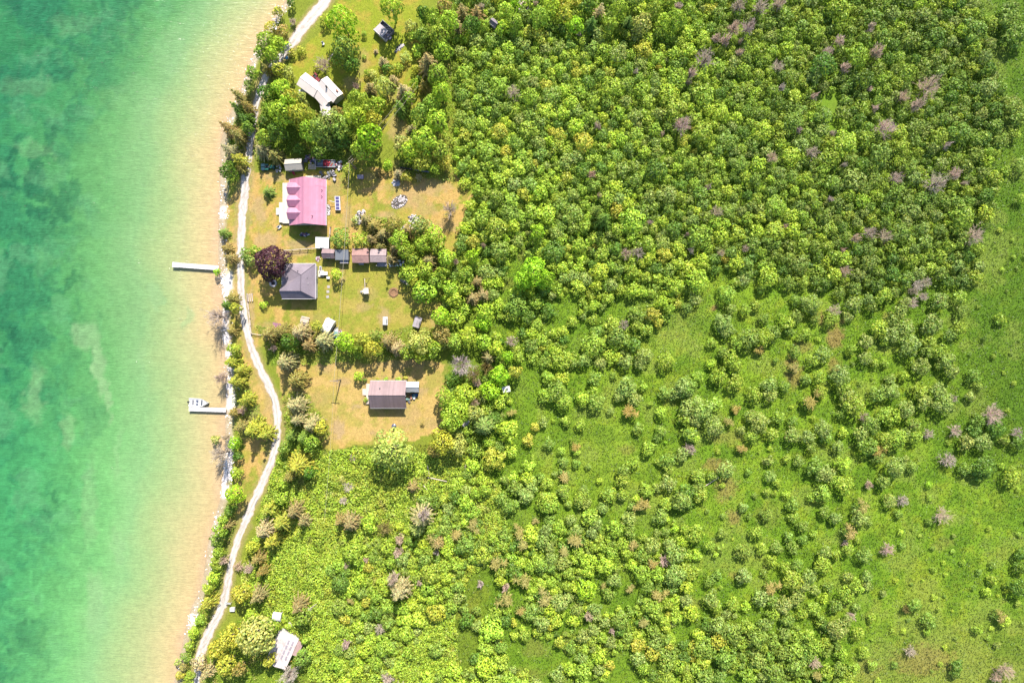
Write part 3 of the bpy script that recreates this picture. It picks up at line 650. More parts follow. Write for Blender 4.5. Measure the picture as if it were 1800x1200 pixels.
# ---- garden machines
def tractor(t, body, L=2.0, W=1.1):
    MB().box((.35*L, 0, .72), (.5*L, .55*W, .38)).box((.58*L, 0, .62), (.06, .5*W, .3)).build('bonnet', body, t)
    MB().box((-.12*L, 0, .52), (.7*L, .45*W, .25)).build('chassis', body, t)
    m = MB(); m.box((-.22*L, 0, .78), (.42, .42, .1)); m.box((-.32*L, 0, 1.0), (.1, .42, .38)); m.build('seat', M_CHIM, t)
    for sg in (-1, 1):
        MB().tube((-.25*L, sg*.3*W, .42), (-.25*L, sg*.52*W, .42), .42, n=16).build('rear_wheel', M_RUB, t)
        MB().tube((.45*L, sg*.3*W, .26), (.45*L, sg*.45*W, .26), .26, n=14).build('front_wheel', M_RUB, t)
        MB().box((-.25*L, sg*.4*W, .88), (.8, .26*W, .05)).build('mudguard', body, t)
    m = MB(); m.tube((.08*L, 0, .8), (-.0*L, 0, 1.05), .03); m.lathe([(.2, 0), (.22, .02), (.2, .04)], (-.0*L, 0, 1.05), n=14); m.build('steering_wheel', M_CHIM, t)
t = thing('garden_tractor', 'green garden tractor parked in tree shade by the lane', 'tractor', 475, 295, 2); tractor(t, M_GREEN, 2.1, 1.25)
t = thing('trailer', 'low green two wheeled cart with pale teal boards behind the green tractor', 'cart', 463.5, 294.5, 2)
MB().box((0, 0, .45), (.9, 1.5, .08)).build('bed', M_GREEN, t)
m = MB(); m.box((0, .42, .52), (.8, .55, .05)); m.box((0, -.42, .52), (.8, .5, .05)); m.build('board', M_TEAL, t)
for sg in (-1, 1): MB().tube((0, sg*.76, .28), (0, sg*.9, .28), .28, n=14).build('wheel', M_RUB, t)
MB().tube((.45, 0, .42), (.85, 0, .4), .03).build('tow_bar', M_CHIM, t)
t = thing('garden_tractor', 'faded red tractor standing in the angle of the white roofed cottage', 'tractor', 557, 138.5, -45); tractor(t, M_REDP, 1.9, 1.3)
t = thing('flatbed_trailer', 'grey utility trailer heaped with things, beside dark trees', 'trailer', 572, 289, -1)
MB().box((.3, 0, .55), (4.4, 1.6, .1)).build('bed', M_SHEDG, t)
m = MB()
for sg in (-1, 1): m.box((.3, sg*.78, .72), (4.4, .05, .26))
m.box((-1.93, 0, .95), (.06, 1.6, .8)); m.build('side_board', M_TRIM, t)
for sg in (-1, 1):
    for x in (-.2, .6): MB().tube((x, sg*.85, .32), (x, sg*1.0, .32), .32, n=14).build('wheel', M_RUB, t)
MB().box((-.9, 0, .85), (1.3, 1.3, .5)).build('chest', plain('blue_grey_sheet', alb(120, 140, 160)), t)
t = thing('tarp_heap', 'bright red tarp bundle lying on the grey trailer', 'tarp', 574.2, 288, 0, z=.6)
m = MB(); rr = random.Random(5)
n = 18; V = []; F = []
for j in range(6):
    for i in range(n):
        a = 2*math.pi*i/n; r_ = .95*(1-j/5.5)**.6*(1+.12*math.sin(5*a+j)+.08*rr.random()); V.append((r_*math.cos(a)*1.05, r_*math.sin(a)*.8, .02+.62*(j/5)**1.1+.08*rr.random()*(j > 0)))
for j in range(5): F += [(j*n+i, j*n+(i+1) % n, (j+1)*n+(i+1) % n, (j+1)*n+i) for i in range(n)]
F += [tuple(range(n-1, -1, -1)), tuple(range(5*n, 6*n))]; m.add(V, F); m.build('tarp', M_RED, t)
t = thing('kayak', 'short red kayak lying in the shadow below the slate roofed shed', 'kayak', 516, 304, -55); hull(1.5, .5, .3, plain('red_plastic', alb(240, 50, 90)*1.6, rough=.4), t)
t = thing('kayak', 'bright blue pedal boat under the small shed of the brown house', 'boat', 730.5, 694.5, 20); hull(1.5, .95, .45, M_BLUE, t); MB().box((-.2, 0, .4), (.4, .6, .1)).build('seat', M_TEAL, t)
t = thing('rowing_boat', 'narrow grey rowing boat under the bushes right of the play set', 'boat', 713.5, 496.5, -34); hull(2.7, .75, .45, plain('dull_aluminium', alb(170, 175, 180), rough=.4), t)
for x in (-.5, .4): MB().box((x, 0, .34), (.22, .6, .04)).build('seat', M_WOODW, t)

# ---- solar rack, poles and wires
t = thing('solar_rack', 'ground rack holding four dark solar panels by the pink roofed house', 'solar panels', 593.5, 357, 0, h=1)
m = MB(); m.slab([(-.6, -1.55, .75), (.6, -1.55, .75), (.6, 1.5, 1.35), (-.6, 1.5, 1.35)], .05); m.build('frame', M_TRIM, t)
for k in range(4):
    y0 = -1.42+k*.73; y1 = y0+.6; z = lambda y: .75+(y+1.55)*.6/3.05+.012
    MB().slab([(-.42, y0, z(y0)), (.36, y0, z(y0)), (.36, y1, z(y1)), (-.42, y1, z(y1))], .01).build('solar_panel', M_PANEL, t)
posts(t, [(-.5, -1.4), (.5, -1.4)], 0, .74, M_CHIM, 'leg', .04); posts(t, [(-.5, 1.4), (.5, 1.4)], 0, 1.28, M_CHIM, 'leg', .04)
MB().tube((-.6, .2, .9), (-1.75, .45, 1.3), .05).build('conduit', M_TRIM, t)
t = thing('pipe', 'white leaning pipe at the upper corner of the pink roof', 'pipe', 570.5, 322, 40); MB().tube((-.4, 0, .1), (.45, 0, 1.0), .09).build('tube', M_TRIM, t)
def pole(label, px, py, hh, rz, arm=True):
    t = thing('utility_pole', label, 'utility pole', px, py, rz)
    MB().tube((0, 0, -.3), (0, 0, hh), .15, .1, n=10).build('shaft', M_POLE, t)
    if arm:
        a = MB().box((0, 0, hh-.3), (1.9, .1, .12)).build('crossarm', M_POLE, t); m = MB()
        for x in (-.8, 0, .8): m.tube((x, 0, hh-.24), (x, 0, hh-.05), .04)
        m.build('insulator', M_TRIM, a)
    return t
PA = (626.5, 297); PB = (599, 667)
pole('tall utility pole at the dark trees right of the red tarp', *PA, 6.8, 40)
pole('plain utility pole standing alone in the lower yard lawn', *PB, 6.2, -5)
def wire(label, a, b, za, zb, sag, off=0.0, r=.035):
    x0, y0 = P(*a); x1, y1 = P(*b); d = Vector((x1-x0, y1-y0, 0)).normalized(); nx, ny = -d.y*off, d.x*off; m = MB(); prev = None; n = 26
    for i in range(n+1):
        u = i/n; p = (x0+(x1-x0)*u+nx, y0+(y1-y0)*u+ny, za+(zb-za)*u-4*sag*u*(1-u))
        if prev: m.tube(prev, p, r, n=5, cap=False)
        prev = p
    return tag(m.build('power_line', M_WIRE), label, 'wire')
wire('pale wire hanging between the two yard poles', PA, PB, 6.6, 6.0, .9, 0)
wire('left one of two thin wires running up from the tall pole over the trees', PA, (741, 172), 6.6, 8.2, .6, .5, .028)
wire('right one of two thin wires running up from the tall pole over the trees', PA, (741, 172), 6.6, 8.2, .7, -.5, .028)
wire('faint wire leaving the lower yard pole toward the bottom lawn', PB, (583, 905), 6.0, 6.2, .8, 0, .022)
wire('service wire from the tall pole to the pink roofed house', PA, (563, 330), 6.2, 4.2, .4, 0, .022)

# ---- fences
def fence(label, pts, hh=1.0, step=2.0, rails=2, mat=None):
    t = thing('rail_fence', label, 'fence', pts[0][0], pts[0][1]); x0, y0 = P(*pts[0]); mat = mat or M_WOODW
    for a, b in zip(pts[:-1], pts[1:]):
        ax, ay = P(*a); bx_, by_ = P(*b); ax -= x0; bx_ -= x0; ay -= y0; by_ -= y0; L = math.hypot(bx_-ax, by_-ay); n = max(1, round(L/step))
        m = MB()
        for k in range(rails): z = hh*(.45+.45*k/(max(1, rails-1))); m.tube((ax, ay, z), (bx_, by_, z), .06, n=6)
        m.build('rail', mat, t)
        posts(t, [(ax+(bx_-ax)*i/n, ay+(by_-ay)*i/n) for i in range(n)], -.1, hh, M_WOODN, r=.08)
    return t
fence('wooden rail fence from the purple tree to the white shed', [(500, 441), (528, 439), (556, 437)])
fence('low wooden rail fence with a corner along the lane, beside the lawn', [(436.5, 531), (440, 560), (442.5, 586), (460, 589)], .7)
fence('short wire fence from the white shed up past the green tree', [(582, 400), (580, 428)], 1.1, 1.8)
t = thing('bench', 'pale slatted double bench at the lane above the corner fence', 'bench', 441, 523, 4)
for x in (-.45, 0, .45): MB().box((x, 0, .42), (.18, 1.8, .05)).build('seat_slat', M_WOODW, t)
m = MB(); m.box((-.6, 0, .75), (.05, 1.9, .5)); m.build('backrest', M_WOODW, t)
posts(t, [(-.5, -.85), (.5, -.85), (-.5, .85), (.5, .85), (0, -.85)], 0, .4, M_WOODN, 'leg', .05)

# ---- play set, table, fire rings, heaps
t = thing('play_set', 'timber play set with swing beam and platform on the middle lawn', 'play set', 645, 508, 2)
MB().box((0, -.6, 1.2), (1.3, 1.2, .08)).build('platform', M_WOODW, t)
m = MB(); m.slab([(-.75, -.6, 2.0), (-.15, .1, 2.05), (.75, .1, 2.05), (.75, -1.2, 2.0), (-.2, -1.25, 1.95)][::-1], .05); m.build('roof_cloth', M_CREAM, t)
posts(t, [(-.6, -1.15), (.6, -1.15), (-.6, -.05), (.6, -.05)], 0, 2.0, M_WOODW, r=.06)
MB().tube((0, 0, 2.05), (0, 2.2, 2.05), .07).build('beam', M_WOODW, t)
for sg in (-1, 1): MB().tube((0, 2.15, 2.05), (sg*.75, 2.45, 0), .05).build('leg', M_WOODN, t)
m = MB()
for sg in (-.18, .18): m.tube((sg, 1.2, 2.0), (sg, 1.2, .5), .012, n=4)
m.box((0, 1.2, .48), (.42, .18, .03)); m.build('swing', M_CHIM, t)
MB().slab([(-.6, -.3, 1.2), (-.6, -.8, 1.2), (-1.5, -.8, .15), (-1.5, -.3, .15)], .04).build('slide', M_TRIM, t)
t = thing('picnic_table', 'wooden picnic table heaped with lumber above the tree row, left of the camper', 'picnic table', 537, 563.5, -12)
for x in range(5): MB().box((0, -.4+.2*x, .74), (1.9, .16, .04)).build('top_board', M_WOODW, t)
for sg in (-1, 1): MB().box((0, sg*.75, .44), (1.9, .28, .04)).build('bench_seat', M_WOODW, t)
for sx in (-.7, .7):
    for sg in (-1, 1): MB().tube((sx, sg*.2, .72), (sx, sg*.75, 0), .05, n=6).build('leg', M_WOODN, t)
t = thing('table', 'white narrow table at the right wall of the grey hip roofed house', 'table', 571, 481, -1)
MB().box((0, 0, .8), (1.7, .8, .06)).build('tabletop', M_WHITE, t); posts(t, [(-.75, -.3), (.75, -.3), (-.75, .3), (.75, .3)], 0, .77, M_CHIM, 'leg', .03)
t = thing('storage_box', 'small white box just below the narrow white table', 'box', 578, 488.5, -6); MB().box((0, 0, .3), (.65, .5, .6)).build('body', M_WHITE, t); MB().box((0, 0, .63), (.72, .56, .06)).build('lid', M_WHITE, t)
t = thing('storage_box', 'dark framed bin against the upper right corner of the grey house', 'box', 564.5, 473, 0); MB().box((0, 0, .4), (.5, 1.2, .7)).build('body', M_TRIM, t); MB().box((0, 0, .78), (.26, .9, .05)).build('lid', M_CHIM, t)
t = thing('storage_box', 'pale pink lidded chest in the shade beneath the tall pole', 'box', 634.5, 312, 0); MB().box((0, 0, .3), (1.3, .8, .6)).build('body', M_PURP, t); MB().box((0, 0, .63), (1.4, .9, .06)).build('lid', plain('pale_lilac_board', alb(240, 220, 236)), t)
t = thing('barrel', 'dark round kettle barbecue on the lawn below the brown house', 'barbecue', 693.5, 748, 0); MB().lathe([(.05, .35), (.45, .5), (.55, .75)], n=20).build('bowl', M_CHIM, t)
MB().lathe([(.56, .76), (.5, .95), (.25, 1.08), (.05, 1.12)], n=20).build('lid', plain('blue_black_enamel', (.05, .05, .08), rough=.2), t); posts(t, [(.3, .2), (-.3, .2), (0, -.35)], 0, .5, M_CHIM, 'leg', .025)
def ring(label, px, py, r, mat, inner, n=12, name='fire_ring', cat='fire pit'):
    t = thing(name, label, cat, px, py); m = MB()
    for i in range(n):
        a = 2*math.pi*i/n; m.rock((r*math.cos(a), r*math.sin(a), .08), .3*r/1.0+.06, seed=i)
    m.build('stones', mat, t); MB().lathe([(r*.9, .0), (r*.8, .05), (r*.3, .06)], n=14).build('ash_bed', inner, t); return t
ring('stone fire ring in the shadow of the purple tree', 480.5, 498, .65, M_STONE, M_ASH)
ring('round ring of brown stones on the lawn right of the play set', 692, 514, .85, M_BRUSH, M_BRUSH, 14, 'stone_ring', 'stone ring')
t = tag(MB().prism([(-.9, -.75), (.95, -.5), (.9, .55), (-.95, .6)], .0, .05).build('ground_mat', M_PURP), 'plum coloured mat spread on grass left of the picnic table', 'mat'); x, y = P(486.5, 572); t.location = (x, y, .01); t.rotation_euler = (0, 0, R(-8))
for i, (px, py, l) in enumerate(((577.5, 504, 'topmost'), (576.5, 512.5, 'middle'), (576, 521.5, 'lowest'))):
    o = MB().box((0, 0, .03), (.62, .6, .06), rz=.1*i).build('paving_slab', M_CONC); x, y = P(px, py); o.location = (x, y, .005); tag(o, l+' of three pale paving slabs right of the grey house', 'paving slab', 'slabs right of the grey house')
def heap(name, label, cat, px, py, rx, ry, n, mats, rmin=.1, rmax=.3, rot=0.0, bed=None, seed=0):
    t = thing(name, label, cat, px, py, rot); rr = random.Random(seed); ms = [MB() for _ in mats]; n = int(n*2.4); rmin *= .7; rmax *= .72; rx *= 1.1; ry *= 1.1
    for i in range(n):
        a = rr.uniform(0, 2*math.pi); q = math.sqrt(rr.random()); r_ = rr.uniform(rmin, rmax); ms[i % len(mats)].rock((rx*q*math.cos(a), ry*q*math.sin(a), .02+.25*(1-q)*rr.random()), r_, seed=i+seed)
    for m, mt in zip(ms, mats): m.build('stones', mt, t)
    if bed: MB().lathe([(1.1, 0), (1.0, .1), (.3, .16)], n=18, sx=rx, sy=ry).build('bed', bed, t)
    return t
heap('rock_garden', 'oval rock garden of white and dark stones on the dry lawn', 'rock garden', 702, 355, 1.75, 1.15, 90, [M_STONE, M_STONED, M_STONE], .12, .3, 35, M_SOIL, 1)
heap('stone_pile', 'pale bluish stone pile under the bushes above the rock garden', 'stone pile', 696.5, 321.5, .8, .75, 30, [M_STONE, plain('bluish_stone', alb(205, 215, 240))], .15, .35, 0, None, 2)
heap('stone_pile', 'white stones in the triangular bed, upper pile', 'stone pile', 727, 385, 1.1, .9, 40, [M_STONE, M_STONE, M_STONED], .12, .35, 0, None, 3)
heap('stone_pile', 'white stones in the triangular bed, lower left pile', 'stone pile', 716, 402, 1.3, .8, 40, [M_STONE, M_STONE, M_STONED], .12, .35, 20, None, 4)
heap('stone_pile', 'white stones at the upper end of the brown shrubs, right of the yard wire', 'stone pile', 634, 379, 1.3, .9, 30, [M_STONE, M_STONE, M_STONED], .15, .4, 60, None, 5)
heap('stone_pile', 'small white stone pile at the left foot of the brown shrubs', 'stone pile', 630, 390, .8, .6, 18, [M_STONE, M_STONE, M_STONED], .15, .35, 0, None, 6)
heap('stone_pile', 'white stones along the right wall of the pink roofed house', 'stone pile', 578, 369, .3, 1.3, 22, [M_STONE, M_STONE, M_STONED], .12, .3, 0, None, 7)
heap('stone_pile', 'bright stones and rubble by the corner of the camper', 'stone pile', 598, 586, .4, .8, 14, [M_STONE, M_PURP], .12, .3, 0, None, 8)
heap('stone_pile', 'pale pile of rubble on the grass right of the roofless shed', 'stone pile', 702, 85, 1.3, .4, 34, [M_STONE, M_STONE, M_STONED], .1, .28, 42, None, 9)
heap('stone_pile', 'round pinkish stone circle in the lawn left of the white shed', 'stone pile', 559, 455, .5, .5, 20, [M_STONE, M_PURP], .1, .25, 0, None, 10)
def junk(label, px, py, rx, ry, n, mats, seed, name='junk_pile', cat='junk pile', rot=0):
    t = thing(name, label, cat, px, py, rot); rr = random.Random(seed)
    for i in range(n):
        m = MB(); sx, sy, sz = rr.uniform(.25, .9), rr.uniform(.15, .5), rr.uniform(.12, .5)
        if i % 4 == 3: m.lathe([(.2, 0), (.22, .3), (.2, .4)], (0, 0, 0), n=10); m.v = [(a*sx*2, b*sx*2, c*sz*3) for a, b, c in m.v]
        else: m.box((0, 0, sz/2+.01*i), (sx, sy, sz), rz=rr.uniform(0, 3))
        x, y = rr.uniform(-rx, rx), rr.uniform(-ry, ry); m.v = [(a+x, b+y, c) for a, b, c in m.v]; m.build('junk_item', mats[i % len(mats)], t)
    return t
M_DKG = plain('dull_grey_scrap', (.06, .06, .07), rough=.6)
junk('blue and white junk pile at the right wall of the speckled shed', 698, 463, 1.6, .8, 26, [M_WHITE, M_BLUE2, M_TEAL, M_DKG, M_WHITE], 1)
junk('clutter of pink and pale things left of the grey trailer', 545, 281, 1.3, .9, 22, [M_PURP, M_TRIM, M_DKG, M_BLUE2], 2)
junk('pink and white clutter right of the red tarp', 592, 292, 1.2, .9, 24, [M_PURP, M_TRIM, M_REDP, M_DKG], 3)
junk('dark scrap scattered in shade beneath the grey trailer', 573, 308, 2.2, 1.1, 26, [M_DKG, M_GREYB, M_DKG, M_SHEDG], 4)
junk('pale odds and ends at the lawn tractor cart end near the slate roofed shed', 490, 297, .5, .8, 9, [M_WOODW, M_TRIM], 5)
junk('bits of white and blue things below the pink roofed house', 537, 413, .9, .3, 9, [M_TRIM, M_BLUE2, M_PURP, M_BLUE2], 6)
junk('heap of white boards and pots below the shed of the brown house', 722, 700, .8, .5, 12, [M_WHITE, M_DKG, M_BRICK, M_TEAL], 7, rot=35)
junk('pinkish lumber stacks and brown boards at the top clearing', 924, 12, 1.6, 1.4, 24, [M_PURP, M_BROWNSH, M_WOODW, M_GREYB, M_DKG], 8)
junk('pale stones and lumber bits at the left tip of the trees in the lane verge', 489, 13, .5, .4, 6, [M_TRIM, M_WOODW], 9)
t = thing('pallet', 'yellowish timber pallet left of the grey trailer', 'pallet', 549, 293.5, 0)
for i in range(6): MB().box((-.75+.3*i, 0, .14), (.2, 1.2, .04)).build('board', M_CREAM, t)
m = MB()
for y in (-.5, 0, .5): m.box((0, y, .06), (1.75, .1, .1))
m.build('bearer', M_WOODN, t)
t = thing('tipped_log', 'pale fallen log with a white root plate in the lower thicket', 'log', 549, 1066, 0)
m = MB(); m.tube((-1.0, -.7, .7), (1.3, 1.2, 1.3), .12, .06, n=7); m.build('stem', M_WOODW, t); m = MB()
for i in range(6): a = i*1.05; m.tube((-.4, -.2, .9), (-.4+.7*math.cos(a), -.2+.6*math.sin(a), .9+.25*math.sin(2*a)), .07, .02, n=5)
m.build('branch', M_WOODW, t)
for (x0, y0, x1, y1, lab) in ((756, 838, 752, 818, 'slanting bare fallen trunk right of the big pale tree'), (753, 838, 786, 845, 'long thin fallen trunk lying flat across the bright glade grass'), (817, 822, 826, 796, 'thin grey fallen trunk below the pale green tree'), (745, 852, 753, 862, 'short bleached fallen stick right of the tan shrub'),
                              (583, 102, 592, 87, 'bleached leaning trunk between the two upper yard trees'), (1235, 855, 1262, 838, 'narrow fallen trunk in the lower middle bushes')):
    ax, ay = P(x0, y0); bx_, by_ = P(x1, y1); o = MB().tube((0, 0, .5), (bx_-ax, by_-ay, .55), .13, .07, n=7).build('fallen_trunk', M_WOODW); o.location = (ax, ay, 0); tag(o, lab, 'fallen trunk')
# ---- lower cottage and its deck
t = thing('house', 'pale boarded cottage roof and deck half under trees at the bottom of the photo', 'house', 496, 1142, -24, h=2.2)
gable_body(t, 7.0, 4.4, 2.1, 2.7, M_WALLW, plain('mottled_grey_roof', alb(242, 228, 224)*1.4, rough=.85, var=.3, scale=1.6), over=.25, ox=0, oy=0, rot=90, trim=False)
m = MB()
for i in range(4):
    for j in range(2): m.box((.4+.95*j, 2.4-1.2*i, 2.79-.27*(.4+.95*j)), (.78, .95, .04))
m.build('roof_panel', plain('pale_slats', alb(206, 194, 206)*1.1, rough=.8, var=.2, stripes=(0, .18, .65)), t)
MB().slab([(2.5, 3.4, 2.0), (2.5, -.2, 2.0), (3.7, -.2, 1.7), (3.7, 2.9, 1.7)], .08).build('lean_to_roof', plain('pink_tan_sheet', alb(246, 206, 200)), t)
posts(t, [(3.5, 0), (3.5, 2.6)], 0, 1.66, M_TRIM)
MB().box((-.9, 4.5, .35), (1.1, 2.0, .1)).build('walkway', M_CREAM, t)
t = thing('shed', 'round topped white garden shelter at the head of the lower cottage walkway', 'shelter', 486, 1085, -5, h=1.5)
m = MB(); n = 9; V = []
for x in (-.95, .95):
    for i in range(n): a = math.pi*i/(n-1); V.append((x, 1.0*math.cos(a), .9+.8*math.sin(a)))
m.add(V, [(i, n+i, n+i+1, i+1) for i in range(n-1)]+[tuple(range(n)), tuple(range(2*n-1, n-1, -1))]); m.build('canopy', M_WHITE, t); posts(t, [(-.9, -.9), (.9, -.9), (-.9, .9), (.9, .9)], 0, .9, M_TRIM)
t = thing('sign', 'white board on posts at the lane near the lower yellow tree', 'board', 404, 1057, -8); MB().box((0, 0, 1.0), (1.2, .5, .06), tilt=('X', .5)).build('board', M_WHITE, t); posts(t, [(-.5, 0), (.5, 0)], 0, .95, M_WOODW)
t = thing('storage_box', 'small white box under the yellow tree near the lower lane', 'box', 410, 1069, 0); MB().box((0, 0, .3), (1.0, .8, .6)).build('body', M_TRIM, t); MB().box((0, 0, .63), (1.08, .88, .06)).build('lid', M_WHITE, t)
t = thing('lawn_chair', 'small pale garden chair on the upper lawn below the lime tree', 'chair', 569, 78.5, -60)
MB().box((0, 0, .4), (.55, .5, .05)).build('seat', M_WHITE, t); MB().box((-.28, 0, .7), (.05, .5, .6)).build('backrest', M_WHITE, t); posts(t, [(-.22, -.2), (.22, -.2), (-.22, .2), (.22, .2)], 0, .38, M_TRIM, 'leg', .025)
t = thing('lawn_chair', 'white garden seat on the dry lawn left of the pink roofed house deck corner', 'chair', 492.5, 399.5, 40)
MB().box((0, 0, .4), (.9, .5, .05)).build('seat', M_WHITE, t); MB().box((-.2, .26, .65), (.9, .05, .5)).build('backrest', M_WHITE, t); posts(t, [(-.38, -.2), (.38, -.2), (-.38, .2), (.38, .2)], 0, .38, M_TRIM, 'leg', .025)
t = thing('table', 'blue cloth covered small table in shadow beside the upper lane', 'table', 506, 104, 0); MB().lathe([(.35, .7), (.38, .74), (.1, .76)], n=14).build('tabletop', M_BLUE, t); posts(t, [(0, 0)], 0, .7, M_CHIM, 'leg', .04)
t = thing('flower_tub', 'round flower tub on the cream deck of the pink roofed house', 'flower tub', 512, 363, 0, z=.56); MB().lathe([(.25, 0), (.36, .3), (.34, .34)], n=16).build('tub', M_BRICK, t); MB().rock((0, 0, .42), .32, seed=4).build('flowers', M_PURP, t)
t = thing('pipe', 'long black pipe lying along the bushes at the end of the dry lawn', 'pipe', 729, 299, -8)
for sx in (-1, 1): MB().tube((sx*.1, 0, .3), (sx*3.4, -sx*.05, .35), .16, n=9).build('tube', M_CHIM if sx < 0 else plain('pale_blue_pipe', alb(150, 160, 200)), t)
t = thing('platform', 'small pale platform in the lane side trees, top left of the land', 'platform', 491, 58, -30, z=0); MB().box((0, 0, 2.7), (1.3, .8, .08)).build('deck', M_TRIM, t); posts(t, [(-.5, -.3), (.5, -.3), (-.5, .3), (.5, .3)], 0, 2.65, M_WOODN)

# ------------------------------------------------------------ foliage shapes (arrays of leaf cards)
def unit(v): return v/np.maximum(np.linalg.norm(v, axis=-1, keepdims=True), 1e-9)
def cards(c, nrm, size, rng, asp=.75, udir=None):
    """four-cornered leaf clumps at c facing nrm"""
    n = len(c)
    if udir is None: udir = rng.normal(size=(n, 3))
    u = unit(udir-nrm*np.sum(udir*nrm, -1, keepdims=True)); v = np.cross(nrm, u)
    s_ = np.asarray(size).reshape(-1, 1)
    k = np.stack([u, v*asp, -u, -v*asp], 1)*s_[:, None]*rng.uniform(.75, 1.15, (n, 4, 1))
    return (c[:, None]+k).reshape(-1, 3)
def quads_n(n): return np.arange(n*4, dtype=np.int32).reshape(n, 4)
def crown_lobed(seed, r, h, leaf, cover=1.7, flat=0.0):
    rng = np.random.default_rng(seed); nl = int(np.clip(5+r*4.2, 6, 26)); L = []
    for i in range(nl):
        q = math.sqrt((i+.3)/nl)*.72*r*rng.uniform(.85, 1.12); a = i*2.39996+rng.uniform(-.5, .5)
        lr = r*rng.uniform(.26, .42)*(1.0 if nl < 12 else .86)
        z = h-lr*1.05-(q/(.75*r))**2*h*rng.uniform(.25, .5)
        L.append((q*math.cos(a)*rng.uniform(.85, 1.1), q*math.sin(a)*rng.uniform(.85, 1.1), max(z, lr*.5), lr))
    L.append((rng.uniform(-.1, .1)*r, rng.uniform(-.1, .1)*r, h*.45, r*.5))
    L = np.array(L); P_, Nn, Cc = [], [], []
    for i, (x, y, z, lr) in enumerate(L):
        n = int(cover*4*math.pi*lr*lr*.62/(leaf*leaf*1.5))+6
        d = unit(rng.normal(size=(n, 3))); d = d[d[:, 2] > -.35]
        rad = lr*(1+rng.normal(size=(len(d), 1))*.09+.12*rng.random((len(d), 1))*(rng.random((len(d), 1)) < .25))
        p = np.array([x, y, z])+d*rad*np.array([1, 1, .9]); keep = np.ones(len(p), bool)
        for j, (X, Y, Z, R_) in enumerate(L):
            if j != i: keep &= np.linalg.norm(p-np.array([X, Y, Z]), axis=1) > R_*.8
        p, d = p[keep], d[keep]; P_.append(p); Nn.append(unit(d+rng.normal(size=d.shape)*.46+np.array([0, 0, .12])))
        base = rng.uniform(.84, 1.16)
        cc = base*rng.uniform(.7, 1.3, (len(p), 1))*np.array([1, 1, 1])*(1+rng.normal(size=(len(p), 3))*np.array([.10, .03, .12])); Cc.append(cc)
    p = np.concatenate(P_); n = np.concatenate(Nn); c = np.concatenate(Cc); p[:, 2] = np.maximum(p[:, 2], .05)
    v = cards(p, n, leaf*rng.uniform(.6, 1.15, len(p)), rng)
    return v, np.repeat(np.clip(c, .3, 1.8), 4, 0)
def crown_conifer(seed, r, h, leaf):
    rng = np.random.default_rng(seed); P_, U, Nn, Sz, Cc = [], [], [], [], []
    nlev = max(5, int(h*1.6))
    for k in range(nlev):
        zt = h*(.12+.86*k/(nlev-1)); Lr = r*max(.12, (1-(k/(nlev-1))**1.5)); nb = int(7+Lr*3.2)
        for b in range(nb):
            a = 2*math.pi*(b+rng.random()*.8)/nb; L_ = Lr*rng.uniform(.62, 1.12); d = np.array([math.cos(a), math.sin(a), 0]); s_ = np.array([-math.sin(a), math.cos(a), 0])
            m = max(3, int(L_/leaf*2.2))
            for j in range(m):
                t = (j+.6)/m
                for side in (-1, 0, 1):
                    p = d*L_*t+s_*side*leaf*.55*(1.1-t)+np.array([0, 0, zt-.32*L_*t*t+rng.normal()*.07])
                    P_.append(p+rng.normal(size=3)*.05); U.append(d+s_*side*.7+np.array([0, 0, -.25*t+rng.normal()*.2])); Nn.append(np.array([rng.normal()*.4, rng.normal()*.4, 1.0])+d*.25*t)
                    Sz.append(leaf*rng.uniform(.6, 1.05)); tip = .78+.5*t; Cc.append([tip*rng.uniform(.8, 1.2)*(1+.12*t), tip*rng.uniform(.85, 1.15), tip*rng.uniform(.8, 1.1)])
    p = np.array(P_); n = unit(np.array(Nn)); v = cards(p, n, np.array(Sz), rng, .42, np.array(U)); return v, np.repeat(np.array(Cc), 4, 0)
def crown_dead(seed, r, h, leafy=0):
    rng = np.random.default_rng(seed); segs = []
    def go(p, d, L_, th, lev):
        q = p+d*L_; segs.append((p, q, th, th*.55))
        if lev == 0: return
        for i in range(5 if lev > 1 else 6):
            t = rng.uniform(.3, 1); go(p+(q-p)*t, unit(d+rng.normal(size=3)*.55+np.array([0, 0, .05])), L_*rng.uniform(.4, .65), th*.55, lev-1)
    nb = int(17+r*3)
    for i in range(nb):
        a = 2*math.pi*i/nb+rng.uniform(-.3, .3); e = rng.uniform(.1, 1.15); d = np.array([math.cos(a)*math.cos(e), math.sin(a)*math.cos(e), math.sin(e)])
        go(np.array([0, 0, h*rng.uniform(.15, .35)]), d, r*.6*(rng.uniform(.8, 1.15)), .05, 2)
    A = np.array([s[0] for s in segs]); B = np.array([s[1] for s in segs]); ta = np.array([s[2] for s in segs])[:, None]; tb = np.array([s[3] for s in segs])[:, None]
    sc = np.array([1, 1, min(1.0, h/r)]); A = A*sc; B = B*sc; A[:, 2] = np.maximum(A[:, 2], .05); B[:, 2] = np.maximum(B[:, 2], .08)
    d = unit(B-A); s1 = unit(np.cross(d, np.array([0.1, .2, 1.0]))); s2 = np.cross(d, s1); V = []
    for s_ in (s1, s2): V.append(np.stack([A-s_*ta, A+s_*ta, B+s_*tb, B-s_*tb], 1))
    v = np.concatenate(V).reshape(-1, 3); c = np.repeat(rng.uniform(.75, 1.25, (len(v)//4, 1))*np.ones(3), 4, 0); return v, c
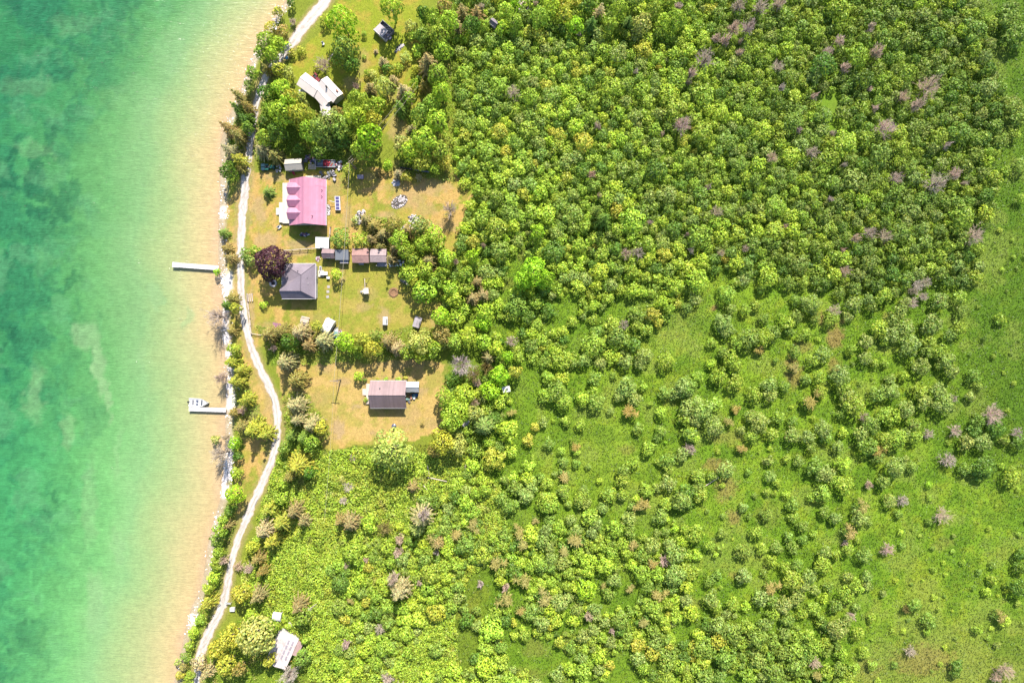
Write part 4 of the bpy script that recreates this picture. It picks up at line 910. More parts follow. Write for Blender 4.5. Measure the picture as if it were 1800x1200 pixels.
def crown_brown(seed, r, h, leaf):
    v1, c1 = crown_lobed(seed, r, h*.85, leaf, 1.1); rng = np.random.default_rng(seed+5); P_, U, Nn, Sz, Cc = [], [], [], [], []
    c1 = c1*np.array([.55, .95, .5])
    for k in range(4):
        x, y = rng.uniform(-.5, .5, 2)*r
        for b in range(22):
            a = rng.uniform(0, 6.283); L_ = r*rng.uniform(.3, .6); d = np.array([math.cos(a), math.sin(a), 0])
            for t in (.3, .6, .95):
                P_.append(np.array([x, y, h*.95])+d*L_*t+np.array([0, 0, -.3*L_*t*t])); U.append(d+np.array([0, 0, -.4*t])); Nn.append(np.array([rng.normal()*.3, rng.normal()*.3, 1]))
                Sz.append(.17*r*rng.uniform(.7, 1.1)); Cc.append(np.array([1.0, .94, .8])*rng.uniform(.8, 1.25))
    v2 = cards(np.array(P_), unit(np.array(Nn)), np.array(Sz), rng, .32, np.array(U)); return np.concatenate([v1, v2]), np.concatenate([c1, np.repeat(np.array(Cc), 4, 0)])
def trunk_mesh(name, h, r, seed):
    rr = random.Random(seed); m = MB(); m.tube((0, 0, -.2), (0, 0, h*.5), r, r*.6, 8)
    for i in range(5):
        a = i*1.26+rr.random(); m.tube((0, 0, h*(.25+.05*i)), (math.cos(a)*h*.22, math.sin(a)*h*.22, h*(.5+.06*i)), r*.45, r*.15, 5)
    return m.mesh(name, plain('bark', (.12, .09, .07), rough=.95, var=.3, scale=6))
LEAFK = np.array([3.05, 2.45, 3.0])
LIB = {}
CLS = (1.2, 1.9, 2.8, 4.2)
for ci, r0 in enumerate(CLS):
    leaf = (.175, .205, .235, .275)[ci]
    LIB['B', ci] = [crown_lobed(100*ci+i, r0, r0*1.45, leaf, 1.75) for i in range((5, 8, 6, 5)[ci])]
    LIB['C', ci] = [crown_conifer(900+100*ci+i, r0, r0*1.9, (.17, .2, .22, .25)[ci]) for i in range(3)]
    LIB['D', ci] = [crown_dead(1900+100*ci+i, r0, r0*1.1) for i in range(3)]
    LIB['S', ci] = [crown_brown(2900+100*ci+i, r0, r0*1.2, leaf) for i in range(3)]
H0 = {'B': 1.45, 'C': 1.9, 'D': 1.1, 'S': 1.2}
MESHES = {}
def lib_mesh(kind, ci, i, name):
    k = (kind, ci, i)
    if k not in MESHES:
        v, c = LIB[kind, ci][i]; MESHES[k] = np_mesh(name, v, quads_n(len(v)//4), c, 'leafcol', LEAF)
    return MESHES[k]
TR = {}
def lib_trunk(ci):
    if ci not in TR: TR[ci] = trunk_mesh('trunk', CLS[ci]*1.5, .09+.045*ci, ci)
    return TR[ci]

TINT = {  # base colours and their words
 'lime': (alb(150, 206, 46)*1.08, 'lime green'), 'bright': (alb(160, 202, 58)*1.15, 'bright green'), 'mid': (alb(142, 182, 56)*1.15, 'mid green'),
 'dull': (alb(126, 166, 60)*1.1, 'dull green'), 'grey': (alb(140, 174, 76)*1.1, 'grey green'), 'dark': (alb(98, 142, 46)*1.1, 'dark green'),
 'yel': (alb(178, 198, 66)*1.0, 'yellow green'), 'olive': (alb(164, 166, 80)*.95, 'olive'), 'tan': (alb(174, 172, 98)*.9, 'tan'), 'beige': (alb(186, 192, 122)*.95, 'pale beige green'),
 'brown': (alb(166, 174, 92)*.88, 'orange brown'), 'pink': (alb(232, 210, 190)*2.3, 'pinkish grey'), 'white': (alb(236, 214, 206)*2.0, 'whitish'), 'purple': (alb(108, 66, 76)*1.0, 'dark purple'), 'pale': (alb(172, 198, 90)*1.0, 'pale green')}
for k_ in TINT: TINT[k_] = (np.clip(TINT[k_][0]*(1.3 if k_ == 'purple' else 1.2 if k_ in ('pink', 'white') else LEAFK), 0, .8), TINT[k_][1])
# ------------------------------------------------------------ settled area: each plant placed by hand (x y r height kind tint)
TREES = '''
511 4 8 3 B dark;488 20 10 3 B yel;515 38 9 2 D pink;476 48 14 4 B yel;496 55 15 4 B olive;468 72 18 6 B mid;490 78 15 5 B bright;458 92 14 5 B mid;478 94 15 6 B bright;443 128 13 5 B mid;438 150 12 4 B dull;466 118 11 5 C olive;490 122 15 5 B yel;506 128 13 4 B pale
416 166 15 6 C olive;430 184 13 6 C olive;412 186 12 5 C dull;428 207 16 6 C dark;396 222 16 6 C tan;414 236 17 6 C olive;436 224 12 5 B dull;399 262 17 6 C beige;416 278 16 6 C yel;401 300 17 6 B dark;422 296 12 4 C olive;440 208 10 4 B dark
470 165 20 7 B dark;492 158 20 7 B bright;512 174 19 7 B yel;474 192 18 6 B mid;498 198 25 9 B bright;526 204 23 9 B yel;542 228 20 8 B bright;468 215 18 6 B dark;465 240 17 6 B mid;486 232 18 7 B dark;458 262 18 5 C beige;482 272 19 5 C olive;508 182 16 8 B bright;528 172 14 5 B pale
560 226 21 8 B grey;580 214 24 6.4 B grey;600 224 26 6.4 B dull;574 244 22 4.4 B grey;602 244 22 4.4 B dark;628 206 22 9 B bright;648 240 26 10 B lime;634 262 20 8 B bright;655 212 18 7 B yel;648 190 18 7 B mid;590 192 12 4 C olive;525 262 11 3 B dark;612 297 12 4 B mid;560 268 16 5 B dark
600 38 29 9 B lime;572 34 12 3 B yel;568 112 18 4 D white;606 84 24 8 B dull;618 112 17 6 B dark;596 106 16 5 B dull;688 15 22 8 B bright;722 46 13 4 B pale;724 62 10 3 B mid;672 106 12 4 C beige;680 120 11 3 B dark;528 88 8 2 B yel;640 60 6 1.5 B mid;712 100 12 2.5 B pale;700 118 10 2 B mid;735 88 14 3 B bright;660 90 6 1.2 C beige;556 118 7 1.5 B yel;655 130 9 2 B pale;640 100 5 1 B mid;730 120 9 2.5 B yel;645 128 7 2 B mid;512 92 8 2 B yel
752 108 25 8 C tan;744 148 13 5 C olive;736 138 8 3 C dark;676 152 22 5 B pale;708 158 20 6 C beige;702 186 17 6 C dull;650 152 14 4 C tan;628 172 18 6 B mid;664 182 17 5 B bright;728 146 10 4 B mid;690 138 12 4 C beige;626 152 10 3 D pink
772 62 22 7 B mid;742 62 16 5 B dull;776 88 20 6 B bright;762 32 19 6 B mid;790 36 20 7 B bright;744 24 16 6 B dark;780 12 16 6 B olive;812 16 16 6 C tan;838 20 17 6 C tan;828 42 18 6 B dark;850 44 12 4 B mid;805 44 16 6 C tan;846 12 8 4 D pink;885 48 15 5 B bright;905 40 18 6 B mid;888 18 17 6 B bright;905 8 12 5 B lime;935 30 12 5 C dark;950 28 20 7 B mid;968 10 18 6 B bright;992 24 17 6 B yel;1012 44 18 5 B lime;1032 8 16 6 B dark;1056 16 15 6 C beige;1040 40 18 7 C dark;1072 44 17 6 B mid;1090 16 18 6 B mid;1105 38 18 6 C dark;1128 40 20 6 B pale;1150 16 18 6 B mid;1192 12 9 5 D white;1190 34 20 7 B mid;1165 36 16 6 B bright
770 132 21 7 B mid;776 162 20 7 B bright;758 182 18 6 B mid;742 200 21 6 B dull;768 214 24 7 B bright;746 246 26 8 B bright;772 262 20 6 B mid;720 264 21 6 B bright;742 284 20 5 B yel;706 252 17 5 B pale;782 286 13 4 B yel;682 290 10 3 B lime;700 304 14 4 C beige;714 310 10 3 B yel;722 226 12 3 C beige;664 302 10 3 C olive;718 172 14 5 B mid;764 296 12 4 B bright;735 310 8 2 C beige
470 336 14 3 C dull;790 368 18 5 D white;597 418 20 4.5 B dull;632 421 16 4.4 B mid;641 384 14 4 C tan;656 396 19 4.8 C olive;672 412 18 4.8 C tan;692 396 18 5 B olive;700 420 20 6 B bright;716 404 16 5 C tan;740 396 22 6 B grey;764 412 20 6 B bright;742 430 20 6 B mid;714 442 18 6 B mid;694 436 14 5 C tan;668 432 12 4.2 C olive;650 418 12 5 C tan;686 454 14 6 C tan;728 456 18 5 B mid;752 458 19 6 C tan;784 452 18 6 B bright;770 434 16 5 B mid;720 482 21 5 B bright;746 476 19 6 B bright;744 512 24 6 B bright;764 494 18 5 B mid;732 498 14 5 B yel;778 478 16 5 B mid;792 506 17 5 B bright;775 556 20 6 B lime;802 560 17 5 B bright;830 450 17 6 B lime;820 482 18 6 B mid;800 524 19 5 B bright;830 524 18 5 C tan;852 548 19 6 B bright;848 518 16 5 C tan;818 508 16 5 B mid;838 494 14 5 C tan;592 482 13 4 B bright;625 386 8 2 B pale
433 446 14 4 B dull;450 442 14 4 B mid;442 458 13 4 B grey;463 536 8 1.6 B lime;390 408 12 4 C dull;396 436 13 4 C olive;402 452 13 5 C tan;381 478 7 2.5 B lime;404 524 13 5 C olive;396 536 11 4 C dark;414 542 12 5 B yel;380 556 26 6 D pink;406 582 12 4 C olive;411 614 14 4 B mid;404 636 16 5 C yel;420 650 14 5 C yel;412 670 18 6 C yel;386 664 14 5 D pink;428 703 16 6 C yel;424 722 10 3 D pink;408 726 12 4 C olive;421 752 17 6 C olive;442 756 22 7 C yel;464 764 17 6 C yel;396 770 9 4 D pink;412 781 13 4 B lime;388 798 25 6 D pink;378 772 9 3 B pale;417 802 10 3 B dark;415 832 12 4 B mid;412 868 18 6 B lime;404 896 12 4 B dark;392 914 13 4 B mid;386 932 14 5 B mid;380 950 13 4 B dull;398 924 12 4 C tan;384 970 12 4 B mid;380 990 14 4 B mid;392 985 10 4 D pink;376 1014 14 4 B bright;366 1034 13 4 B bright;360 1064 16 6 C yel;350 1090 10 2 B mid;340 1112 12 3 B bright;332 1136 12 3 B mid;328 1154 12 3 B dull;350 1166 16 4 B beige;312 1164 7 2 B pale;316 1186 9 2 B yel;334 1190 12 4 B mid;322 1172 8 3 B olive;436 1000 12 3 D pink
498 636 22 7 C beige;470 588 20 6 C olive;492 582 18 6 C olive;524 584 22 7 C beige;508 600 18 6 B dark;540 606 17 6 C tan;566 598 22 7 C beige;556 574 12 5 B yel;540 582 10 4 C tan;606 600 20 6 B lime;634 596 17 6 B yel;652 612 18 6 B yel;660 588 12 4 B dull;680 600 19 6 C tan;696 612 18 6 C beige;736 602 25 7 B pale;716 620 17 5 B mid;738 626 14 5 B bright;762 612 18 5 B mid;776 590 18 5 B olive;630 624 8 3 B mid;480 612 8 3 D pink;788 602 14 4 B pale
517 668 22 7 C olive;516 712 22 7 C beige;520 738 18 6 C beige;546 748 22 6 C beige;564 752 16 5 B yel;532 770 18 6 C dull;510 766 16 5 C dull;500 788 13 4 B dull;546 778 18 5 B mid;522 820 27 7 C yel;505 840 14 5 C olive;544 830 14 5 B dark;498 852 12 4 B mid;495 876 15 5 B mid;468 898 17 5 C yel;492 920 22 6 C yel;462 934 22 6 C beige;474 954 18 6 C yel;514 900 20 6 C tan;532 916 16 5 C tan;442 962 14 4 B yel;450 984 16 5 C olive;458 1006 14 5 C olive;418 996 12 3 D pink;424 1044 21 6 B yel;450 1050 18 6 C tan;522 1068 18 6 C tan;532 1086 16 5 B dull;448 1118 38 10 B pale;404 1120 22 7 B yel;382 1140 20 6 B yel;398 1168 20 6 B yel;420 1176 14 5 B olive;530 1156 18 5 B dull;473 1160 12 5 B yel;468 1130 15 6 B pale;536 1126 8 3 B mid;506 1100 7 2 B bright;476 1092 8 3 B mid;508 1186 22 5 D white;480 1104 12 5 B mid;440 1084 14 5 B bright;360 1186 16 5 C beige
630 662 10 3 B lime;641 668 4 1 B dark;643 703 5 1.3 B mid;742 745 4 1 B olive;678 667 5 .8 B lime;664 667 4 .8 B yel;712 664 6 1 B yel;700 667 6 .7 B lime
690 790 38 9 B pale;776 776 24 7 B yel;802 784 20 6 B pale;762 792 14 5 B olive;850 748 26 9 C grey;725 856 16 4 C tan;614 920 22 5 C tan;596 916 16 5 C tan;650 920 17 4 B bright;676 928 17 4 D tan;738 912 26 8 C beige;732 932 20 6 C pale;744 905 13 9 D white;770 956 15 5 C tan;700 1042 25 8 C beige;690 1018 12 7 D pink;738 1024 8 3 D pink;612 856 13 1.5 D pink;604 880 10 1.2 D pink;620 804 9 1.5 D pink;600 842 8 1.5 B pale
800 722 28 7 B bright;782 700 20 6 B mid;790 742 20 6 B mid;816 692 22 6 B bright;834 726 18 6 B pale;812 642 28 8 D white;832 658 18 6 D tan;838 674 10 3 D pink;878 660 20 6 B lime;862 686 20 5 B lime;906 654 14 5 B yel;898 600 13 4 D pink;848 566 18 5 B lime;822 590 20 6 B bright;800 600 18 5 B mid;850 600 18 5 B bright;872 612 16 5 B bright;892 626 13 4 B lime;858 628 16 5 C tan;856 646 14 5 D tan
938 478 30 9 B lime;918 492 20 8 B lime;960 488 18 8 B lime;1062 384 20 9 C dark;1050 368 16 8 C dull;945 405 16 7 B lime;940 420 12 5 B mid;1240 104 22 6 D white;1216 128 10 6 D pink;1276 70 11 6 D pink;1292 48 13 6 D pink;1318 46 14 7 D white;1300 8 14 6 D pink;1338 10 15 6 D pink;1372 4 14 6 D pink;1374 154 8 4 D pink;1432 168 8 4 D pink;1478 70 12 5 D pink;1545 88 15 6 D pink;1532 46 8 4 D pink;1634 152 24 6 D pink;1614 184 12 6 D pink;1648 322 26 5.5 D white;1682 304 14 5 D pink;1540 190 8 4 D pink;1664 254 10 4 D pink;1268 445 9 4 D pink;1216 440 8 4 D pink;1460 350 7 3 D pink;1505 418 10 5 D pink;1300 92 8 4 D pink
'''
WILD = '''
R4 85,115,45 155,110,30 230,75,50g 20,190,50d 25,250,40d 95,210,45 345,90,20 455,30,30 550,20,25 615,30,35 465,110,35 500,145,25 445,195,22 485,200,18 700,65,50 755,95,52 850,45,45y 800,135,45 860,165,50 740,200,50 675,225,25 545,205,25y 585,260,45 445,315,38 320,275,28 350,320,20 585,330,30 750,300,35 805,330,40 630,375,35 390,405,42 210,415,28 60,415,60 140,475,35 75,530,28y 175,525,20y 200,490,25 325,505,45 420,490,35 495,485,38 560,430,30 585,490,35 635,445,35 690,415,25 470,555,35 535,590,35 605,580,38 580,660,60 670,640,45g 740,580,55 325,635,48g 755,510,45 810,525,30 870,500,40 855,462,22p 960,525,45 935,330,50 935,265,38b 870,400,40b 985,360,18 925,450,20 1095,240,40 1165,238,38p 1140,310,25 1060,140,45 980,155,30p 1125,65,60 1215,60,35 1035,10,40 1410,25,50p 1490,70,40 1590,60,65d 1560,95,40d 1735,115,50 1375,320,55p 1300,350,20 1085,500,45p 1160,480,20 920,690,45 870,640,30 975,640,35 975,690,30 865,740,48 1060,730,20 915,800,25 770,690,30 700,715,30 150,760,50 175,800,40 50,620,50 15,600,40 140,665,35 180,630,30 20,775,32g 410,755,50 470,690,42b 265,790,40 335,800,30y 535,790,50g 600,750,45g 690,810,45 745,755,30y 810,795,40 190,900,55g 340,900,50 440,890,40 480,840,40 395,965,60 655,950,45 540,945,35 590,1030,50 530,1040,45 815,920,60g 870,870,35 890,850,30p 755,985,35 925,940,40 960,1040,35 390,1080,45 430,1015,30 485,1150,60 600,1110,60 225,1070,60 270,1090,40 120,1020,60 345,1165,50 120,1170,50 200,1165,40 700,1095,40p 830,1130,45 905,1120,40 1000,860,25 1225,790,40 1178,810,30t 1305,875,42 1290,935,20 1205,1035,35p 1120,1105,20 1445,1110,38d 1440,1150,34d 1560,920,28 1700,870,38y 1665,845,34b 1640,660,30 1605,720,25y 1640,580,22 1790,520,40d 1790,590,40d 1780,700,56d 1710,1135,55p 1660,1175,36p 1660,1000,20 1300,155,20l 1320,490,14 1350,812,14 1180,20,20 1430,425,12 760,1040,30 880,1170,40 700,1010,45 660,1060,40 760,1150,45 1000,1110,30 300,670,22 640,690,40 430,620,22
R3 235,350,52 65,380,40 25,420,34 255,430,35 215,500,55g 235,540,45g 330,430,38 155,605,30 290,610,45 350,580,60 430,580,58 250,690,50 280,730,45 215,660,40 190,780,50 275,820,50 80,790,40 25,840,60 375,880,45 460,830,50g 465,880,45 540,840,35 650,800,32 590,650,35 590,740,32b 740,665,50 690,700,40 720,790,40 725,865,40 830,780,60g 845,840,50 870,880,45 890,640,35 970,600,45 965,690,40 1010,715,26 1065,715,24 1040,530,50y 1100,560,50g 1065,600,28y 1170,530,55g 1205,620,62g 1300,600,45 1350,650,52 1290,650,45 1320,510,60g 1360,385,50g 1360,375,28p 1460,370,45 1470,440,38 1460,535,42 1410,570,40 1390,700,55g 1420,760,50g 1260,730,55 1170,780,34y 1095,795,30 1380,930,60g 1430,900,26p 1350,860,50 1250,860,48 1275,920,46 1180,960,55 1030,880,50 1100,860,52 1540,780,42 1565,840,22 1520,890,30 1640,990,70p 1560,1020,45d 1540,1070,45d 1655,1060,50d 1590,1130,52g 1500,1130,50g 1440,1070,38p 1770,1085,38p 1780,1130,46d 1700,1120,30 1590,585,17d 1680,480,32 1640,680,15 1715,965,16 100,960,75g 60,1000,55 170,1050,58 170,930,46 40,1090,50 280,950,28o 240,1020,30b 310,1070,25 370,990,40g 410,1030,60g 505,1000,40 470,1090,40 365,1100,40 580,1095,50g 580,1020,30 665,930,45o 720,870,34b 660,1100,45g 745,1060,52g 760,1100,40 680,1155,35 845,1080,30y 910,940,68 870,920,42 830,985,30 1000,1040,55 960,1000,36p 1060,990,46 1130,1110,60 1070,1120,55 1170,1090,40 1110,1000,50 1220,1040,46 1225,1042,28p 1300,1090,36p 1230,1100,45 980,1150,60 940,1090,50 820,1150,40 30,1170,38p 310,1165,30o 1030,1170,38o 545,500,50y 480,560,45 600,470,40 680,400,60 830,345,38 905,400,50 800,440,40p 780,480,45 870,470,30g 1060,360,50 1120,340,32 1080,375,14l 1240,300,40p 1285,290,36p 1225,335,34p 1210,400,40p 1270,365,32p 1150,440,48 1110,490,44 1180,390,35 340,190,40 170,225,35d 390,410,30 410,330,24 600,380,34 640,420,30 700,480,34 560,540,30 150,720,30y 400,650,28o 490,700,18 650,560,36 620,580,28 430,480,36 980,380,40 1000,420,38 280,290,30 320,280,32
R5 860,560,40 960,590,42 700,565,42 590,695,44Y 740,720,46 825,770,32 920,725,42o 930,775,32y 845,850,40 930,860,34 1015,880,25 1170,490,30 1060,260,58 1055,350,46 1060,430,66 980,400,60y 800,350,80 840,420,70 730,380,60 730,250,50 825,265,56y 1290,320,80g 1330,400,60g 1240,380,50g 1400,320,40 1410,100,70g 1380,160,50 1570,140,68 1195,240,28 1310,490,56o 1530,500,50y 1550,360,52 1450,440,22 1690,320,82g 1640,360,54 1720,470,78g 1700,540,60 1370,610,42 1360,640,30 1530,630,50 1500,680,34 1440,750,60 1580,830,58 1580,890,48 1520,850,32 1680,790,58 1740,655,62y 1740,760,40p 1330,850,50 1265,910,60 1260,960,58 1095,980,26y 1160,1070,60 1250,1090,38 1430,1050,46 1400,1010,26 1580,1000,62 1500,1030,36 985,1040,46 960,1110,52 1000,1140,44 730,1120,78 770,1150,50 850,940,50b 845,1040,48 850,1090,36 725,1000,54 690,960,34 590,960,60y 620,1010,60 580,1080,56 780,930,25 1120,1170,42 1380,1140,42b 1330,1160,40 1560,1150,50 1680,1120,76 1650,1060,34 1700,1030,48y 1790,940,54 1790,1020,54 880,1150,26 770,560,16 1220,410,20 1560,710,14l 640,600,34Y 480,500,34b
R6 930,90,72 1020,10,44 1055,95,26 1130,70,50 1150,20,42 1310,40,55 1395,30,40 1270,120,40 790,40,56g 690,100,60 640,60,50 1550,20,40 1510,100,48b 1480,60,30y 1660,90,36 1630,170,54 1660,185,30y 1760,70,68 1715,245,32l 1780,245,35 1610,270,26g 1580,345,55 1470,345,38b 1680,340,50g 1720,400,70g 1650,440,46p 1720,530,76g 1680,560,44 1510,520,66 1510,410,50 1620,635,50b 1785,690,48g 1560,720,60 1600,760,58 1380,810,62 1165,620,74l 1290,470,66y 1180,450,60y 1180,510,52y 1390,340,48 1070,190,40g 1000,240,52 1190,170,58 1230,210,50 1110,250,40 1200,270,48 1350,240,58 1430,180,52g 1440,260,44 1030,370,42b 960,290,34 770,560,56b 620,450,50b 660,680,56b 640,510,40 895,660,56b 820,760,58 1000,700,62 755,750,40b 940,190,44 740,250,40b 760,320,48b 855,190,26b 890,310,52 660,280,50 640,350,48 480,220,44b 370,270,46b 230,320,52b 510,590,30p 410,740,34 490,750,30 330,720,50 1440,610,32b 1270,595,24b 1530,820,42b 1340,560,52g 1450,470,40y 1220,740,44 1300,650,44 1110,740,40 950,580,42 1040,600,40 890,470,50 950,430,44 1120,400,40 1060,520,52 860,440,50 820,480,40 940,360,40
'''
SPEC = []   # dict(x, y, r(px), h, kind, tint)
for tok in TREES.replace('\n', ';').split(';'):
    if tok.strip():
        a = tok.split(); SPEC.append(dict(x=float(a[0]), y=float(a[1]), r=float(a[2]), h=float(a[3])*(1.22 if float(a[3]) >= 5 and float(a[0]) < 800 else 1), k=a[4], t=a[5], hand=True))
ORG = {'R4': (1200, 800, 3.0), 'R3': (1200, 400, 3.0), 'R5': (780, 600, 4.0), 'R6': (700, 860, 3.529)}
SUF = {'g': ('B', 'grey'), 'd': ('B', 'dark'), 'y': ('B', 'bright'), 'Y': ('B', 'yel'), 'p': ('D', 'pink'), 'b': ('S', 'brown'), 'o': ('S', 'olive'), 't': ('D', 'tan'), 'l': ('B', 'lime')}
rw = random.Random(21)
for line in WILD.strip().split('\n'):
    tk = line.split(); ox, oy, dv = ORG[tk[0]]
    for q in tk[1:]:
        a = q.split(','); sfx = a[2][-1] if not a[2][-1].isdigit() else ''; r_ = float(a[2].rstrip('gdyYpbotl'))/dv
        k, tt = SUF.get(sfx, ('B', rw.choice(['mid', 'mid', 'dull', 'dull', 'grey'])))
        SPEC.append(dict(x=ox+float(a[0])/dv, y=oy+float(a[1])/dv, r=r_*1.05, h=r_*S*(1.45 if k != 'D' else 1.5)+.2, k=k, t=tt, hand=True))
# dense woods filled between them
rf_ = random.Random(5); cell = {}
def gapn(x, y): return fbm(np.asarray(x, float), np.asarray(y, float), 48, 311, 3)
def near(x, y, R_):
    gx, gy = int(x//40), int(y//40)
    for i in range(gx-1, gx+2):
        for j in range(gy-1, gy+2):
            for (X, Y, R2) in cell.get((i, j), ()):
                if (X-x)**2+(Y-y)**2 < ((R_+R2)*.62)**2: return True
    return False
def put(x, y, R_): cell.setdefault((int(x//40), int(y//40)), []).append((x, y, R_))
for s_ in SPEC: put(s_['x'], s_['y'], s_['r'])
FILLP = WOODS[:3]; GAPS = [[(805,1010),(860,985),(880,1040),(850,1092),(806,1088)],[(830,600),(845,585),(855,600),(842,615)],[(1150,590),(1260,470),(1300,540),(1230,640),(1160,660)],[(1440,170),(1480,150),(1480,240),(1455,230)],[(960,560),(1000,500),(1020,540),(960,600)],[(908,430),(925,420),(930,450),(900,520),(888,540),(880,520)],
        [(1480,230),(1495,210),(1500,240),(1485,250)],[(1575,470),(1590,450),(1600,480),(1580,500)],[(1200,850),(1240,800),(1300,840),(1300,1000),(1250,980)],[(775,590),(800,575),(800,660),(770,650)],[(905,660),(925,640),(935,700),(910,700)]]
tries = 0
for big in (2, 1, 0):
    for _ in range((260, 8000, 30000)[2-big]):
        W_ = rf_.choices(FILLP, weights=[5, 2, 2])[0]; xs_ = [p[0] for p in W_]; ys_ = [p[1] for p in W_]
        x = rf_.uniform(min(xs_), max(xs_)); y = rf_.uniform(min(ys_)-25, max(ys_)); r_ = rf_.uniform(18, 25) if big == 2 else rf_.uniform(11, 17) if big else rf_.uniform(5.5, 11)
        if not inpoly(np.array([x]), np.array([max(y, 1)]), W_)[0] or any(inpoly(np.array([x]), np.array([y]), g)[0] for g in GAPS): continue
        if near(x, y, r_): continue
        if y > 520 and gapn(x, y) > .555: continue
        put(x, y, r_); k = 'B'; u = rf_.random(); patch = float(fbm(np.array([x]), np.array([y]), 120, 71)[0])
        t = rf_.choices(['mid', 'dull', 'grey', 'bright', 'dark'], weights=[5, 3+6*(x > 1250), 2, 3*(x < 1300)+3*(patch > .55), 1+3*(x > 1450)])[0]
        if u < .022: k, t = 'D', 'pink'
        elif u < .03 and y > 700: k, t = 'S', 'brown'
        elif u < .07: t = 'yel' if x < 1300 else 'bright'
        if k == 'D': r_ *= 1.0
        SPEC.append(dict(x=x, y=y, r=r_, h=(1.6 if k == 'D' else 0)+r_*S*(1.05+rf_.random()*.6)+(.5 if y < 560 else .3), k=k, t=t, hand=False))
# the far right side outside the dense wood and a margin beyond the frame
for _ in range(500):
    x = rf_.uniform(1230, 1860); y = rf_.uniform(380, 1250)
    if near(x, y, 22) or (y < 500 and x < 1740): continue
    if y < 560 and x > 1620 and rf_.random() < .6: continue
    r_ = rf_.uniform(3, 7); put(x, y, r_); SPEC.append(dict(x=x, y=y, r=r_, h=r_*S*1.3, k='B', t=rf_.choice(['mid', 'bright', 'dull']), hand=False))
for x, y, r_ in ((1775,30,22),(1790,60,26),(1745,40,14),(1768,45,14),(1780,185,20),(1792,205,22),(1760,245,16),(1785,235,14),(1795,290,16),(1770,300,10),(1778,12,18),(1755,175,10),(1750,270,12),(1795,350,12),(1730,240,14)):
    SPEC.append(dict(x=x, y=y, r=r_, h=r_*S*1.4, k='B', t='dull' if r_ > 15 else 'mid', hand=True))
# which are individuals: the largest of each kind
def kindname(s_):
    if s_['k'] == 'C': return 'cedar_tree'
    if s_['k'] == 'D': return 'dead_bush'
    if s_['k'] == 'S': return 'brown_leaved_bush'
    return 'broadleaf_tree' if s_['hand'] and s_['h'] >= 4.6 and s_['x'] < 1160 else 'green_bush'
by = {}
for s_ in SPEC: s_['name'] = kindname(s_); by.setdefault(s_['name'], []).append(s_)
IND, REST = [], []
for k, L in by.items():
    def vis(s_):
        inside = 0 <= s_['x'] <= 1800 and 0 <= s_['y'] <= 1200
        return s_['r']*(1.0 if inside else .1)
    L.sort(key=vis, reverse=True); lim = 298
    for i, s_ in enumerate(L): (IND if i < lim and vis(s_) > 2.5 else REST).append(s_)
print('individuals', {k: sum(1 for s_ in IND if s_['name'] == k) for k in by}, 'rest', len(REST))
# ------------------------------------------------------------ labels that single each plant out
MARK = [('pink roofed house', 546, 359), ('grey hip roofed house', 532, 496), ('brown house', 684, 694), ('white roofed cottage', 566, 160), ('roofless grey shed', 675, 54), ('green tractor', 475, 295), ('slate roofed shed', 516, 290),
 ('red tarp', 574, 288), ('tall utility pole', 626, 297), ('solar panels', 593, 357), ('rock garden', 702, 355), ('flat white roofed shed', 566, 427), ('pink brown shed', 634, 450), ('speckled shed', 665, 450), ('blue and white junk pile', 698, 463),
 ('play set', 645, 508), ('rowing boat', 713, 496), ('stone ring', 692, 514), ('grey slatted coop', 733, 566), ('white camper', 576, 573), ('picnic table', 537, 563), ('lane corner fence', 442, 586), ('upper dock', 384, 468), ('lower dock', 397, 719),
 ('motorboat', 350, 708), ('lower yard pole', 599, 667), ('kettle barbecue', 693, 748), ('white sided hut', 819, 744), ('pale blue hut', 890, 684), ('lower cottage', 497, 1140), ('white garden shelter', 486, 1085), ('white board by the lane', 404, 1057),
 ('lane at the top edge', 575, 5), ('upper lane bend', 462, 145), ('little grey shed at the top', 868, 40), ('lumber stacks at the top', 924, 12), ('black pipe', 729, 299), ('fallen log with root plate', 549, 1066), ('narrow lane bend below the lower dock', 487, 760),
 ('big pale tree below the brown house', 690, 790), ('big lime tree', 938, 480), ('tall dark conifer', 1062, 384), ('pair of whitish dead crowns in the wood', 1648, 322), ('tall dead crown high in the wood', 1634, 152), ('cluster of dead crowns near the top', 1290, 50),
 ('broad dead crown by the upper wood', 1240, 104), ('lone pink dead bush in the right meadow', 1658, 907), ('pink dead bush at the meadow edge', 1561, 967), ('pink dead bush of the far right group', 1670, 808), ('large dead crown of the right bush island', 1747, 730),
 ('pink bare bush in the small glade', 844, 1026), ('round lime bush', 1030, 1036), ('yellow flower patch', 1620, 1030), ('orange earth streaks', 1470, 600), ('open grass pocket', 1060, 790), ('lower right corner', 1800, 1200), ('upper right corner', 1800, 0),
 ('bottom edge under the wood', 1100, 1200), ('dead bush row at the wood edge', 1625, 500), ('reddish bare scar', 1255, 543), ('dark bush trio at the right edge', 1793, 1000), ('bare pink bush at the meadow bottom', 1602, 1145), ('small pink dead bush in the middle bushes', 1215, 792),
 ('leaning dead crown above the glade', 744, 905), ('wide whitish dead tree beside the hut path', 812, 642), ('yellow bush at the grass pocket', 927, 774), ('wet right side grass', 1740, 400), ('dense wood top', 1450, 0), ('dense wood centre', 1400, 230), ('pair of round bushes', 1100, 130), ('middle of the wood band', 1000, 230), ('left rim of the wood', 830, 400)]
DIRS = ['right of', 'above and right of', 'above', 'above and left of', 'left of', 'below and left of', 'below', 'below and right of']
NUM = 'zero one two three four five six seven eight nine ten eleven twelve thirteen fourteen fifteen sixteen seventeen eighteen nineteen twenty'.split()
USED = set()
def numword(n): return NUM[n] if n <= 20 else ('twenty '+NUM[n-20] if n < 30 else 'thirty or more')
